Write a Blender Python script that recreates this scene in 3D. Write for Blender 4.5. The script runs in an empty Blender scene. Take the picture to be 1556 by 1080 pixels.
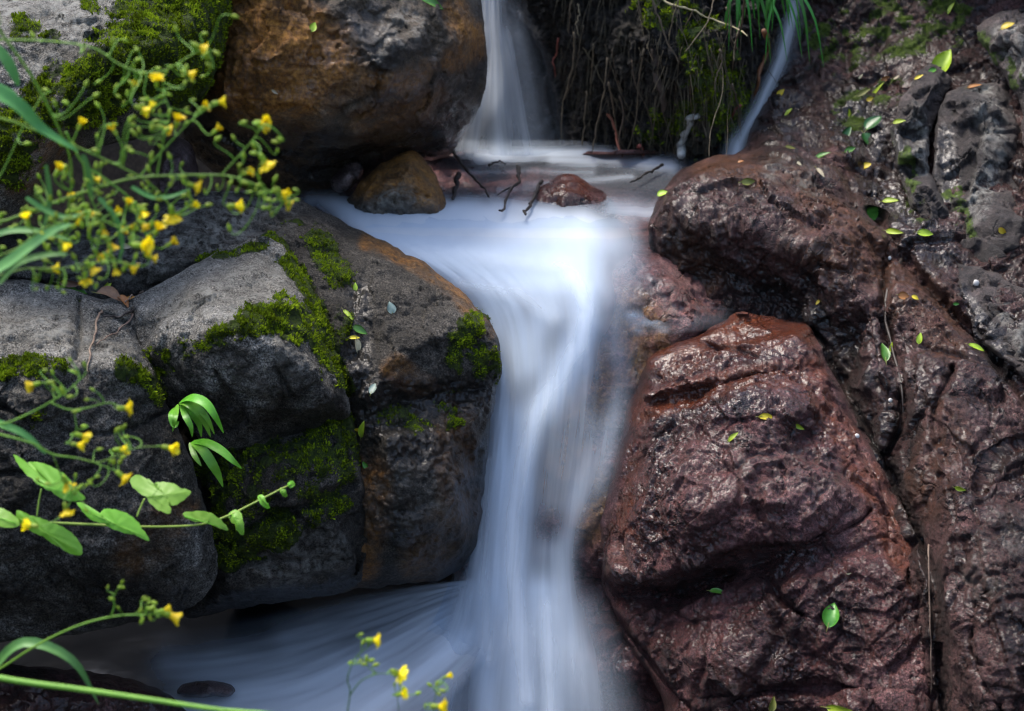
import bpy, math, random
import numpy as np
from mathutils import Vector, Matrix, Quaternion
from mathutils.geometry import delaunay_2d_cdt

random.seed(7); RNG = np.random.default_rng(7)
C = bpy.context.scene
COL = C.collection

# ---------------------------------------------------------------- camera, world, light
PITCH = math.radians(22.0)
F = 2137.0                      # focal length in pixels of the 1556 x 1080 photograph
CAMZ = 1.5
cam_d = bpy.data.cameras.new('camera'); cam = bpy.data.objects.new('camera', cam_d); COL.objects.link(cam)
cam.location = (0, 0, CAMZ); cam.rotation_euler = (math.radians(90) - PITCH, 0, 0)
cam_d.sensor_width = 36.0; cam_d.lens = 36.0 * F / 1556.0
cam_d.clip_start = 0.05; cam_d.clip_end = 200.0
cam_d.dof.use_dof = True; cam_d.dof.focus_distance = 2.45; cam_d.dof.aperture_fstop = 4.8
C.camera = cam
C.render.resolution_x, C.render.resolution_y = 1024, 711
w = bpy.data.worlds.new('World'); C.world = w; w.use_nodes = True
SUN_EL, SUN_AZ = math.radians(64), math.radians(-48)      # azimuth from +Y towards +X
_sky = w.node_tree.nodes.new('ShaderNodeTexSky'); _sky.sky_type = 'NISHITA'; _sky.sun_disc = False
_sky.sun_elevation = SUN_EL; _sky.sun_rotation = SUN_AZ; _sky.dust_density = 3.5
_bg = w.node_tree.nodes['Background']; _bg.inputs['Strength'].default_value = 0.15
w.node_tree.links.new(_sky.outputs[0], _bg.inputs['Color'])
_l = bpy.data.lights.new('sun', 'SUN'); _l.energy = 1.1; _l.angle = math.radians(24); _l.color = (1.0, 0.95, 0.88)
sun = bpy.data.objects.new('sun', _l); COL.objects.link(sun)
_d = Vector((math.sin(SUN_AZ) * math.cos(SUN_EL), math.cos(SUN_AZ) * math.cos(SUN_EL), math.sin(SUN_EL)))
sun.rotation_euler = _d.to_track_quat('Z', 'Y').to_euler(); sun.location = (1, 0, 6)
C.view_settings.view_transform = 'Standard'; C.view_settings.look = 'None'
C.view_settings.gamma = 1.0; C.view_settings.exposure = 1.5
C.render.engine = 'CYCLES'
C.cycles.use_denoising = True; C.cycles.filter_width = 1.25
C.cycles.transparent_max_bounces = 24; C.cycles.max_bounces = 8; C.cycles.transmission_bounces = 4
C.cycles.sample_clamp_indirect = 6.0

# ---------------------------------------------------------------- space
CP, SP = math.cos(PITCH), math.sin(PITCH)
def P(x, y, Y):
    """world point seen along photo direction (x, y) at forward distance Y (arrays allowed)"""
    x = np.asarray(x, float); y = np.asarray(y, float); Y = np.asarray(Y, float)
    u = (x - 778.0) / F; v = (y - 540.0) / F
    t = Y / (CP - v * SP)
    return np.stack([u * t, Y + 0 * u, CAMZ - (SP + v * CP) * t], -1)
def PV(x, y, Y): return Vector(P(x, y, Y))
def Yz(y, z):
    """forward distance where photo row y meets the height z"""
    a = PITCH + math.atan((y - 540.0) / F)
    return (CAMZ - z) / math.tan(a)
def mpp(Y): return Y * 1.04 / F     # metres per photo pixel at distance Y

# ---------------------------------------------------------------- noise
_G = RNG.normal(size=(256, 3)); _G /= np.linalg.norm(_G, axis=1)[:, None]
def _h(ix, iy, iz, s=0):
    h = (ix.astype(np.int64) * 73856093) ^ (iy.astype(np.int64) * 19349663) ^ (iz.astype(np.int64) * 83492791) ^ (s * 2654435761)
    h &= 0xFFFFFFFF
    h = ((h ^ (h >> 15)) * 2246822519) & 0xFFFFFFFF
    h = ((h ^ (h >> 13)) * 3266489917) & 0xFFFFFFFF
    return h ^ (h >> 16)
def perlin(p, s=0):
    i = np.floor(p).astype(np.int64); f = p - i
    q = f * f * f * (f * (f * 6 - 15) + 10)
    r = 0
    for dx in (0, 1):
        wx = q[:, 0] if dx else 1 - q[:, 0]
        for dy in (0, 1):
            wy = q[:, 1] if dy else 1 - q[:, 1]
            for dz in (0, 1):
                wz = q[:, 2] if dz else 1 - q[:, 2]
                g = _G[_h(i[:, 0] + dx, i[:, 1] + dy, i[:, 2] + dz, s) & 255]
                r = r + wx * wy * wz * (g[:, 0] * (f[:, 0] - dx) + g[:, 1] * (f[:, 1] - dy) + g[:, 2] * (f[:, 2] - dz))
    return r * 1.6
def fbm(p, o=4, s=0, gain=0.5):
    r = 0; a = 1.0
    for k in range(o): r = r + a * perlin(p * 2.03 ** k + 17.3 * k, s + k); a *= gain
    return r
def ridged(p, o=4, s=0):
    r = 0; a = 1.0
    for k in range(o): r = r + a * (1 - 2 * np.abs(perlin(p * 2.03 ** k + 9.1 * k, s + k))); a *= 0.5
    return r * 0.5
def cells(p, s=0):
    """nearest cell: plane value, random level, F1, F2"""
    i = np.floor(p).astype(np.int64)
    n = len(p); f1 = np.full(n, 9.0); f2 = np.full(n, 9.0); pl = np.zeros(n); lv = np.zeros(n)
    for dx in (-1, 0, 1):
        for dy in (-1, 0, 1):
            for dz in (-1, 0, 1):
                h = _h(i[:, 0] + dx, i[:, 1] + dy, i[:, 2] + dz, s)
                c = np.stack([i[:, 0] + dx + (h & 255) / 255., i[:, 1] + dy + ((h >> 8) & 255) / 255., i[:, 2] + dz + ((h >> 16) & 255) / 255.], -1)
                d = p - c; dd = np.sqrt((d * d).sum(1))
                m = dd < f1
                f2 = np.where(m, f1, np.minimum(f2, dd))
                g = _G[(h >> 5) & 255]
                pl = np.where(m, (g * d).sum(1), pl); lv = np.where(m, ((h >> 24) & 255) / 255. - .5, lv)
                f1 = np.where(m, dd, f1)
    return pl, lv, f1, f2
_ROT = np.array(Matrix.Rotation(.7, 3, Vector((1, 2, .5)).normalized()))
def poly(p, s=0):
    """continuous noise made of flat facets that meet in creases"""
    p = p @ _ROT; i = np.floor(p).astype(np.int64); f = p - i
    od = np.argsort(-f, axis=1); fs = np.take_along_axis(f, od, 1); c = i.copy(); n = np.arange(len(p))
    val = lambda c: (_h(c[:, 0], c[:, 1], c[:, 2], s) & 1023) / 511.5 - 1
    r = val(c) * (1 - fs[:, 0])
    c[n, od[:, 0]] += 1; r += val(c) * (fs[:, 0] - fs[:, 1])
    c[n, od[:, 1]] += 1; r += val(c) * (fs[:, 1] - fs[:, 2])
    c[n, od[:, 2]] += 1; return r + val(c) * fs[:, 2]
def sstep(a, b, x):
    t = np.clip((x - a) / (b - a), 0, 1); return t * t * (3 - 2 * t)

# ---------------------------------------------------------------- mesh and tagging
def tag(o, label=None, cat=None, group=None, kind=None):
    if label: o['label'] = label
    if cat: o['category'] = cat
    if group: o['group'] = group
    if kind: o['kind'] = kind
    return o
def mesh_obj(name, V, faces, mat, parent=None, origin=None, smooth=True, attrs=None, link=True):
    """V (n,3) world coordinates, faces list of (m,k) int arrays or list of tuples"""
    V = np.asarray(V, float)
    if origin is None:
        origin = np.array([(V[:, 0].min() + V[:, 0].max()) / 2, (V[:, 1].min() + V[:, 1].max()) / 2, V[:, 2].min()])
    origin = np.asarray(origin, float)
    me = bpy.data.meshes.new(name)
    if isinstance(faces, list) and faces and not isinstance(faces[0], np.ndarray):
        L = np.array([i for f in faces for i in f], np.int32); T = np.array([len(f) for f in faces], np.int32)
    else:
        if isinstance(faces, np.ndarray): faces = [faces]
        L = np.concatenate([f.reshape(-1) for f in faces]).astype(np.int32)
        T = np.concatenate([np.full(len(f), f.shape[1]) for f in faces]).astype(np.int32)
    me.vertices.add(len(V)); me.vertices.foreach_set('co', (V - origin).astype(np.float32).ravel())
    me.loops.add(len(L)); me.loops.foreach_set('vertex_index', L)
    S = np.concatenate([[0], np.cumsum(T)[:-1]]).astype(np.int32)
    me.polygons.add(len(T)); me.polygons.foreach_set('loop_start', S); me.polygons.foreach_set('loop_total', T)
    me.polygons.foreach_set('use_smooth', np.full(len(T), smooth))
    for k, a in (attrs or {}).items():
        at = me.attributes.new(k, 'FLOAT', 'POINT'); at.data.foreach_set('value', np.asarray(a, np.float32))
    me.update(calc_edges=True); me.validate()
    me.materials.append(mat)
    o = bpy.data.objects.new(name, me)
    if link: COL.objects.link(o)
    o.location = origin
    if parent is not None:
        o.parent = parent; o.location = origin - np.array(parent.location)
    return o
def empty(name, loc):
    o = bpy.data.objects.new(name, None); COL.objects.link(o); o.location = loc; o.empty_display_size = 0.02
    return o
# ---------------------------------------------------------------- materials
class NT:
    def __init__(s, name):
        s.m = bpy.data.materials.new(name); s.m.use_nodes = True
        s.t = s.m.node_tree; s.t.nodes.clear()
    def n(s, kind, props=None, **ins):
        nd = s.t.nodes.new('ShaderNode' + kind)
        for k, v in (props or {}).items(): setattr(nd, k, v)
        for k, v in ins.items():
            k = k.replace('_', ' ')
            s.put(nd, k, v)
        return nd
    def put(s, nd, k, v):
        sock = nd.inputs[int(k[1:])] if (k[0] == 'i' and k[1:].isdigit()) else nd.inputs[k]
        if isinstance(v, bpy.types.NodeSocket): s.t.links.new(v, sock)
        else: sock.default_value = v
    def math(s, op, a, b=0.0, clamp=False):
        return s.n('Math', dict(operation=op, use_clamp=clamp), i0=a, i1=b).outputs[0]
    def mix(s, f, a, b, blend='MIX'):
        nd = s.n('Mix', dict(data_type='RGBA', blend_type=blend))
        s.put(nd, 'i0', f); s.put(nd, 'i6', a); s.put(nd, 'i7', b)
        return nd.outputs[2]
    def ramp(s, x, pts, interp='LINEAR'):
        nd = s.n('ValToRGB'); r = nd.color_ramp; r.interpolation = interp
        while len(r.elements) < len(pts): r.elements.new(0.5)
        for e, (p, c) in zip(r.elements, pts):
            e.position = p; e.color = (c, c, c, 1) if isinstance(c, (int, float)) else (*c, 1)
        s.put(nd, 'i0', x); return nd.outputs[0]
    def attr(s, name): return s.n('Attribute', dict(attribute_name=name)).outputs['Fac']
    def noise(s, vec, scale, detail=4.0, rough=0.55, dist=0.0):
        return s.n('TexNoise', None, Vector=vec, Scale=scale, Detail=detail, Roughness=rough, Distortion=dist).outputs['Fac']
    def out(s, sh, vol=None):
        o = s.n('OutputMaterial'); s.t.links.new(sh, o.inputs['Surface']); return s.m
def c4(c): return (*c, 1.0)

def rock_mat(name, cols, speck=(0.5, 1.5), speck_scale=330, r=(0.55, 0.8), rust_cols=((.16, .055, .007), (.55, .25, .04)), bump=0.7, lichen=None, big=5.0, wet_shade=0.45, wetr=0.22, stretch=(1, 1, 1), spec=0.5, coat=0.75, cracks=0.0):
    """cols: dark, mid, light; reads the vertex layers moss, rust, wet (damp and painted shade), pale"""
    k = NT(name)
    vec = k.n('TexCoord').outputs['Object']
    sv = k.n('Mapping', None, Vector=vec, Scale=stretch).outputs[0]
    n1 = k.noise(sv, big, 7, 0.62, 0.6)
    n2 = k.noise(sv, 42, 6, 0.65, 0.3)
    n3 = k.noise(vec, speck_scale, 3, 0.7)
    n4 = k.noise(vec, 130, 4, 0.7)
    col = k.ramp(n1, [(0.36, cols[0]), (0.5, cols[1]), (0.66, cols[2])])
    col = k.mix(0.75, col, k.ramp(n2, [(0.32, 0.5), (0.5, 1.0), (0.68, 1.45)]), 'MULTIPLY')
    col = k.mix(0.9, col, k.ramp(n3, [(0.435, speck[0]), (0.5, 1.0), (0.565, speck[1])]), 'MULTIPLY')
    col = k.mix(0.6, col, k.ramp(n4, [(0.36, .42), (0.5, 1.0), (0.64, 1.65)]), 'MULTIPLY')
    line = None
    if cracks:
        dn = k.n('TexNoise', None, Vector=vec, Scale=9.0, Detail=5.0, Roughness=0.6).outputs['Color']
        dv = k.n('VectorMath', dict(operation='MULTIPLY_ADD'), i0=dn, i1=(.09, .09, .09), i2=sv).outputs[0]
        for sc_, wd_, lo_ in ((7.0, .035, .50), (21.0, .05, .53)):
            ed = k.n('TexVoronoi', dict(feature='DISTANCE_TO_EDGE'), Vector=dv, Scale=sc_).outputs['Distance']
            ln = k.math('MULTIPLY', k.ramp(ed, [(0.0, 1.0), (wd_, 0.0)]), k.ramp(k.noise(vec, sc_ * .8, 3, .6), [(lo_, 0.0), (lo_ + .06, 1.0)]))
            line = ln if line is None else k.math('MAXIMUM', line, ln)
        col = k.mix(k.math('MULTIPLY', line, cracks), col, (.006, .005, .005, 1))
    rust = k.attr('rust')
    rr = k.math('MULTIPLY', rust, k.ramp(k.noise(vec, 22, 7, 0.7, 0.4), [(0.26, 0.0), (0.54, 1.0)]))
    rc = k.mix(k.ramp(n4, [(0.35, 0), (0.65, 1)]), c4(rust_cols[0]), c4(rust_cols[1]))
    col = k.mix(rr, col, rc)
    pale = k.math('MULTIPLY', k.attr('pale'), k.ramp(k.noise(vec, 55, 6, 0.7), [(0.42, 0.0), (0.58, 1.0)]))
    col = k.mix(pale, col, c4(lichen or (.42, .41, .36)))
    wet = k.attr('wet')
    wv = k.math('MULTIPLY', wet, k.ramp(k.noise(vec, 16, 6, 0.6), [(0.25, 0.55), (0.55, 1.0)]))
    col = k.mix(wv, col, k.mix(1.0, col, (wet_shade, wet_shade * .92, wet_shade * .8, 1), 'MULTIPLY'))  # darkens for damp and for shade painted on undercuts and front faces
    alg_shade = k.math('MULTIPLY', k.attr('algae_shade'), k.ramp(k.noise(vec, 30, 6, 0.7), [(0.28, 0.45), (0.6, 1.0)]))
    col = k.mix(alg_shade, col, k.mix(1.0, col, (.24, .21, .165, 1), 'MULTIPLY'))  # dark stain that also puts recess and front-face shade into the colour
    moss = k.attr('moss')
    mc = k.ramp(k.noise(vec, 75, 5, 0.7), [(0.28, (.018, .024, .004)), (0.5, (.06, .10, .010)), (0.72, (.14, .21, .018))])
    mm = k.ramp(k.math('ADD', moss, k.math('MULTIPLY', k.math('SUBTRACT', k.noise(vec, 160, 5, 0.7), 0.5), 1.3)), [(0.38, 0.0), (0.62, 1.0)])
    col = k.mix(mm, col, mc)
    rg = k.n('MapRange', None, Value=k.noise(vec, 70, 5, 0.7)); rg.inputs[1].default_value = .3; rg.inputs[2].default_value = .7; rg.inputs[3].default_value = r[0]; rg.inputs[4].default_value = r[1]
    ro = k.n('Mix', dict(data_type='FLOAT'), i0=wv, i2=rg.outputs[0], i3=wetr).outputs[0]
    ro = k.n('Mix', dict(data_type='FLOAT'), i0=mm, i2=ro, i3=0.95).outputs[0]
    hb = k.math('ADD', k.math('MULTIPLY', k.noise(sv, 160, 8, 0.72), 1.0), k.math('MULTIPLY', k.noise(vec, 480, 3, 0.6), 0.45))
    hb = k.math('ADD', hb, k.math('MULTIPLY', mm, k.math('MULTIPLY', k.noise(vec, 900, 2, 0.6), 0.8)))
    if line is not None: hb = k.math('SUBTRACT', hb, k.math('MULTIPLY', line, .8))
    b = k.n('Bump', None, Strength=bump, Distance=0.012, Height=hb)
    p = k.n('BsdfPrincipled', None, Base_Color=col, Roughness=ro, Normal=b.outputs[0])
    p.inputs['Specular IOR Level'].default_value = spec
    k.put(p, 'Coat Weight', k.math('MULTIPLY', k.math('MULTIPLY', wv, coat), k.math('SUBTRACT', 1.0, mm, True))); p.inputs['Coat Roughness'].default_value = 0.17; cb = k.n('Bump', None, Strength=0.6, Distance=0.006, Height=k.noise(sv, 80, 3, 0.6)); k.put(p, 'Coat Normal', cb.outputs[0])
    return k.out(p.outputs[0])

def plain_mat(name, c0, c1, scale=40, rough=0.6, trans=0.0, bump=0.0, coat=0.0):
    """two-tone procedural; trans > 0 lets light through (leaves)"""
    k = NT(name)
    vec = k.n('TexCoord').outputs['Object']
    oi = k.n('ObjectInfo').outputs['Random']
    n = k.noise(vec, scale, 5, 0.6)
    col = k.mix(k.ramp(n, [(0.3, 0), (0.7, 1)]), c4(c0), c4(c1))
    hs = k.n('HueSaturation', None, Color=col, Value=k.math('ADD', k.math('MULTIPLY', oi, 0.35), 0.82), Hue=k.math('ADD', k.math('MULTIPLY', oi, 0.02), 0.49)).outputs[0]
    p = k.n('BsdfPrincipled', None, Base_Color=hs, Roughness=rough)
    if coat: p.inputs['Coat Weight'].default_value = coat; p.inputs['Coat Roughness'].default_value = 0.25
    if bump:
        b = k.n('Bump', None, Strength=bump, Distance=0.002, Height=k.noise(vec, scale * 5, 4, 0.6)); k.put(p, 'Normal', b.outputs[0])
    sh = p.outputs[0]
    if trans:
        tr = k.n('BsdfTranslucent', None, Color=hs).outputs[0]
        sh = k.n('MixShader', None, i0=trans, i1=sh, i2=tr).outputs[0]
    return k.out(sh)

def water_mat(name, white=(.74, .82, .90), streak=(6, 160), gain=0.9, clear=(.55, .62, .70), gloss=0.0):
    """aerated water: milky where the layer 'foam' is dense, clear where it is thin; threads run along the layers 'along'/'across'"""
    k = NT(name)
    f = k.attr('foam')
    v = k.n('CombineXYZ', None, X=k.math('MULTIPLY', k.attr('along'), streak[0]), Y=k.math('MULTIPLY', k.attr('across'), streak[1])).outputs[0]
    n1 = k.noise(v, 1.0, 4, 0.6, 0.25)
    v2 = k.n('CombineXYZ', None, X=k.math('MULTIPLY', k.attr('along'), streak[0] * .6), Y=k.math('MULTIPLY', k.attr('across'), streak[1] * .3), Z=3.3).outputs[0]
    n2 = k.noise(v2, 1.0, 3, 0.6, 0.6)
    n = k.math('ADD', k.math('MULTIPLY', k.math('SUBTRACT', n1, .5), .9), k.math('MULTIPLY', k.math('SUBTRACT', n2, .5), 1.1))
    band = k.math('MULTIPLY', k.math('MULTIPLY', f, k.math('SUBTRACT', 1.12, f, True)), 4.0)
    a = k.math('ADD', f, k.math('MULTIPLY', k.math('MULTIPLY', n, band), k.math('MULTIPLY', k.attr('comb'), gain)), True)
    dif = k.n('BsdfDiffuse', None, Color=c4(white)).outputs[0]
    trl = k.n('BsdfTranslucent', None, Color=c4(white)).outputs[0]
    milk = k.n('MixShader', None, i0=0.35, i1=dif, i2=trl).outputs[0]
    gl = k.n('BsdfGlossy', None, Color=(.9, .95, 1, 1), Roughness=0.4).outputs[0]
    clr = k.n('BsdfTransparent', None, Color=(.93, .96, .99, 1)).outputs[0]
    if gloss:
        fr = k.n('Fresnel', None, IOR=1.33).outputs[0]
        pres = k.ramp(f, [(0.0, 0.0), (0.12, 1.0)])
        clr = k.n('MixShader', None, i0=k.math('MULTIPLY', k.math('MULTIPLY', fr, gloss), pres), i1=clr, i2=gl).outputs[0]
    return k.out(k.n('MixShader', None, i0=a, i1=clr, i2=milk).outputs[0])
# ---------------------------------------------------------------- rock builder
def catmull(pts, step, closed=True):
    pts = np.asarray(pts, float); n = len(pts); out = []
    rng = range(n) if closed else range(n - 1)
    for i in rng:
        if closed: p0, p1, p2, p3 = pts[(i - 1) % n], pts[i], pts[(i + 1) % n], pts[(i + 2) % n]
        else: p0, p1, p2, p3 = pts[max(i - 1, 0)], pts[i], pts[i + 1], pts[min(i + 2, n - 1)]
        m = max(2, int(np.linalg.norm((p2 - p1)[:2]) / step))
        t = (np.arange(m) / m)[:, None]
        out.append(0.5 * ((2 * p1) + (p2 - p0) * t + (2 * p0 - 5 * p1 + 4 * p2 - p3) * t ** 2 + (3 * p1 - p0 - 3 * p2 + p3) * t ** 3))
    if not closed: out.append(pts[-1:])
    return np.concatenate(out)
def inside(q, poly):
    x, y = q[:, 0], q[:, 1]; r = np.zeros(len(q), bool)
    a = poly; b = np.roll(poly, -1, 0)
    for (x0, y0), (x1, y1) in zip(a, b):
        if y0 == y1: continue
        m = ((y0 > y) != (y1 > y)) & (x < (x1 - x0) * (y - y0) / (y1 - y0) + x0)
        r ^= m
    return r
def seg_dist(q, line, closed=False):
    """distance to a polyline, with the nearest point"""
    a = line if closed else line[:-1]; b = np.roll(line, -1, 0) if closed else line[1:]
    best = np.full(len(q), 1e9); near = np.zeros((len(q), 2))
    for p0, p1 in zip(a, b):
        d = p1 - p0; L = (d * d).sum()
        t = np.clip(((q - p0) @ d) / max(L, 1e-9), 0, 1)
        c = p0 + t[:, None] * d
        dd = ((q - c) ** 2).sum(1)
        m = dd < best
        best = np.where(m, dd, best); near[m] = c[m]
    return np.sqrt(best), near
def blur2(Z, M, r):
    k = np.exp(-0.5 * (np.arange(-2 * r, 2 * r + 1) / r) ** 2)
    A = np.where(M, Z, 0.0); B = M.astype(float)
    for ax in (0, 1):
        na = np.zeros_like(A); nb = np.zeros_like(B)
        for i, wt in zip(range(-2 * r, 2 * r + 1), k):
            na += wt * np.roll(A, i, ax); nb += wt * np.roll(B, i, ax)
        A, B = na, nb
    return np.where(B > 1e-9, A / np.maximum(B, 1e-9), Z)

ROCKS = {}
def rock(name, mat, label, cat, outline, inner=(), lines=(), rim=(40, .06), thick=.3, blur=3, relief=(), cracks=(), paint=(), step=2.5, jag=1.2, kind=None, group=None, seed=0, backk=90, fadepx=12, angular=False, wamp=.03, grain=(.55, -.6, -.55)):
    grain = np.array(grain) / np.linalg.norm(grain)
    out = np.array(outline, float)
    pts = list(map(tuple, outline)) + list(inner); edges = [(i, (i + 1) % len(outline)) for i in range(len(outline))]
    for ln in lines:
        b = len(pts); pts += list(ln); edges += [(b + i, b + i + 1) for i in range(len(ln) - 1)]
    A = np.array(pts, float)
    vs, _e, fs, orig = delaunay_2d_cdt([Vector((p[0], p[1])) for p in A], edges, [], 0, 1e-4)[:4]
    VY = np.zeros(len(vs)); VP = np.array([tuple(v) for v in vs])
    for i, o in enumerate(orig):
        if o: VY[i] = A[o[0], 2]
        else:
            d = ((A[:, :2] - VP[i]) ** 2).sum(1); j = np.argsort(d)[:3]; wt = 1 / (d[j] + 1); VY[i] = (A[j, 2] * wt).sum() / wt.sum()
    if angular:
        nxt = np.roll(out[:, :2], -1, 0)
        sm = np.concatenate([a + (b - a) * (np.arange(m) / m)[:, None] for a, b, m in ((a, b, max(2, int(np.linalg.norm(b - a) / 7))) for a, b in zip(out[:, :2], nxt))])
    else: sm = catmull(out[:, :2], 7.0)
    nrm = np.roll(sm, -1, 0) - np.roll(sm, 1, 0); nrm = np.stack([-nrm[:, 1], nrm[:, 0]], 1) / (np.linalg.norm(nrm, axis=1)[:, None] + 1e-9)
    q3 = np.concatenate([sm / 26.0, np.full((len(sm), 1), seed * 3.7)], 1)
    sm = sm + nrm * (fbm(q3, 3, seed) * jag * 3)[:, None]
    x0, y0 = sm.min(0) - 2 * step; x1, y1 = sm.max(0) + 2 * step
    nx = int((x1 - x0) / step) + 1; ny = int((y1 - y0) / step) + 1
    gx, gy = np.meshgrid(x0 + step * np.arange(nx), y0 + step * np.arange(ny))
    q = np.stack([gx.ravel(), gy.ravel()], 1)
    ins = inside(q, sm).reshape(ny, nx)
    Z = np.full((ny, nx), np.nan)
    for f in fs:
        a, b, c = VP[f[0]], VP[f[1]], VP[f[2]]
        i0 = max(int((min(a[0], b[0], c[0]) - x0) / step), 0); i1 = min(int((max(a[0], b[0], c[0]) - x0) / step) + 2, nx)
        j0 = max(int((min(a[1], b[1], c[1]) - y0) / step), 0); j1 = min(int((max(a[1], b[1], c[1]) - y0) / step) + 2, ny)
        if i1 <= i0 or j1 <= j0: continue
        X = gx[j0:j1, i0:i1]; Yy = gy[j0:j1, i0:i1]
        det = (b[1] - c[1]) * (a[0] - c[0]) + (c[0] - b[0]) * (a[1] - c[1])
        if abs(det) < 1e-9: continue
        l0 = ((b[1] - c[1]) * (X - c[0]) + (c[0] - b[0]) * (Yy - c[1])) / det
        l1 = ((c[1] - a[1]) * (X - c[0]) + (a[0] - c[0]) * (Yy - c[1])) / det
        m = (l0 >= -1e-6) & (l1 >= -1e-6) & (l0 + l1 <= 1 + 1e-6)
        zz = l0 * VY[f[0]] + l1 * VY[f[1]] + (1 - l0 - l1) * VY[f[2]]
        Z[j0:j1, i0:i1] = np.where(m, zz, Z[j0:j1, i0:i1])
    bad = np.isnan(Z)
    if bad.any():
        qq = q[bad.ravel()]; acc = np.zeros(len(qq)); ws = np.zeros(len(qq))
        for p in A:
            wt = 1 / (((qq - p[:2]) ** 2).sum(1) + 4) ** 2; acc += wt * p[2]; ws += wt
        Z[bad] = acc / ws
    Z = blur2(Z, np.ones_like(ins), blur)
    # cells used, vertices used; rim vertices are pulled onto the outline
    cellm = ins[:-1, :-1] & ins[1:, :-1] & ins[:-1, 1:] & ins[1:, 1:]
    used = np.zeros((ny, nx), bool)
    for a, b in ((slice(None, -1), slice(None, -1)), (slice(1, None), slice(None, -1)), (slice(None, -1), slice(1, None)), (slice(1, None), slice(1, None))): used[a, b] |= cellm
    full = np.zeros((ny, nx), int)
    for a, b in ((slice(None, -1), slice(None, -1)), (slice(1, None), slice(None, -1)), (slice(None, -1), slice(1, None)), (slice(1, None), slice(1, None))): full[a, b] += cellm
    border = used & (full < 4)
    d, near = seg_dist(q, sm, True); d = d.reshape(ny, nx); near = near.reshape(ny, nx, 2)
    px = np.where(border, near[..., 0], gx); py = np.where(border, near[..., 1], gy); d = np.where(border, 0, d)
    t = np.clip(d / rim[0], 0, 1); roll = rim[1] * (1 - np.sqrt(np.clip(1 - (1 - t) ** 2, 0, 1)))
    Zs = Z + roll
    for line, wd, dep in cracks:
        ln = catmull(np.array(line, float), 8, False)
        wob = fbm(np.concatenate([ln / 22.0, np.full((len(ln), 1), 5.5 + seed)], 1), 3, 3) * 5
        ln = ln + wob[:, None] * np.array([0.7, 0.5])
        m = np.ones(ny * nx, bool)
        bx0, by0 = ln.min(0) - 4 * wd; bx1, by1 = ln.max(0) + 4 * wd
        m = (q[:, 0] > bx0) & (q[:, 0] < bx1) & (q[:, 1] > by0) & (q[:, 1] < by1)
        dl = np.full(ny * nx, 1e3); dl[m] = seg_dist(q[m], ln)[0]
        g = np.exp(-(dl / wd) ** 2).reshape(ny, nx)
        Zs = Zs + dep * g
    W = P(px, py, Zs)
    # relief along the surface normal
    S = blur2(Zs, np.ones_like(ins), 3); B = P(gx, gy, S)
    N = np.cross(np.gradient(B, axis=1), np.gradient(B, axis=0)); N /= (np.linalg.norm(N, axis=2)[..., None] + 1e-12)
    if N[..., 1].mean() > 0: N = -N
    fade = (0.15 + 0.85 * sstep(0, fadepx, d))
    ui = np.flatnonzero(used.ravel()); wp = W.reshape(-1, 3)[ui]
    warp = np.stack([fbm(wp * 9 + 3.1 * j, 3, 40 + j) for j in range(3)], 1) * wamp
    worn = .66 + .5 * sstep(-.35, .4, fbm(wp * 6, 3, seed + 51))      # worn smooth patches beside rough ones
    dz = np.zeros(len(ui)); crev = np.zeros(len(ui))
    for r in relief:
        kd, fr, am = r[:3]; sc = np.array(r[3] if len(r) > 3 and kd != 'poly' else (1, 1, 1), float)
        pp = (wp + warp) * fr * sc
        if kd == 'fbm': v = fbm(wp * fr * sc, 5, seed + 11)
        elif kd == 'rough': v = fbm(wp * fr * sc, 4, seed + 31, .65)
        elif kd == 'ridge': v = ridged(wp * fr * sc + warp * fr, 4, seed + 7) - .35
        elif kd == 'facet':
            pl, lv, f1, f2 = cells(pp, seed + 5); v = pl * 1.2 + lv * .9
        elif kd == 'split':
            pl, lv, f1, f2 = cells(pp, seed + 9); g = np.exp(-((f2 - f1) / .06) ** 2) * (fbm(wp * fr * .8 + 7, 2, 5) > -.05); v = -g; crev = np.maximum(crev, g)
        elif kd == 'strata':
            sp = (wp + warp); sp = sp - (sp @ grain)[:, None] * grain * .86; v = ridged(sp * fr, 4, seed + 13) - .3
        elif kd == 'step':
            sp = wp + warp * .6; sp = sp - (sp @ grain)[:, None] * grain * .7; pl, lv, f1, f2 = cells(sp * fr, seed + 15); v = lv * 1.6 + pl * .5
        elif kd == 'poly':
            sp = wp + warp; sp = sp - (sp @ grain)[:, None] * grain * (r[3] if len(r) > 3 else 0); v = poly(sp * fr, seed + 19)
        elif kd == 'pit': v = -sstep(.25, .6, fbm(wp * fr, 3, seed + 21))
        if fr >= 16 and kd != 'split': v = v * worn
        dz += am * v
    Wf = W.reshape(-1, 3).copy(); Nf = N.reshape(-1, 3)
    vw = np.array([0, 0, CAMZ]) - wp; vw /= np.linalg.norm(vw, axis=1)[:, None]
    dz *= .12 + .88 * sstep(.08, .5, (Nf[ui] * vw).sum(1))
    dr = Nf[ui] * .4 + vw * .6; dr /= np.linalg.norm(dr, axis=1)[:, None]
    Wf[ui] += dr * (dz * fade.ravel()[ui])[:, None]
    # painted layers
    lay = {k: np.zeros(ny * nx) for k in ('moss', 'rust', 'wet', 'pale', 'algae_shade')}
    for op in paint:
        ch, line, rad, st = op[:4]
        ln = np.array(line, float)
        if len(ln) > 1: dd = seg_dist(q, ln)[0]
        else: dd = np.sqrt(((q - ln[0]) ** 2).sum(1))
        lay[ch] = np.maximum(lay[ch], st * (1 - sstep(rad * .35, rad, dd)))
    for op in paint:
        if len(op) > 4 and op[4] == 'all': lay[op[0]] = np.maximum(lay[op[0]], op[3])
    rag = np.zeros(ny * nx); rag[ui] = fbm(wp * 22, 5, seed + 3, .6)
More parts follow.
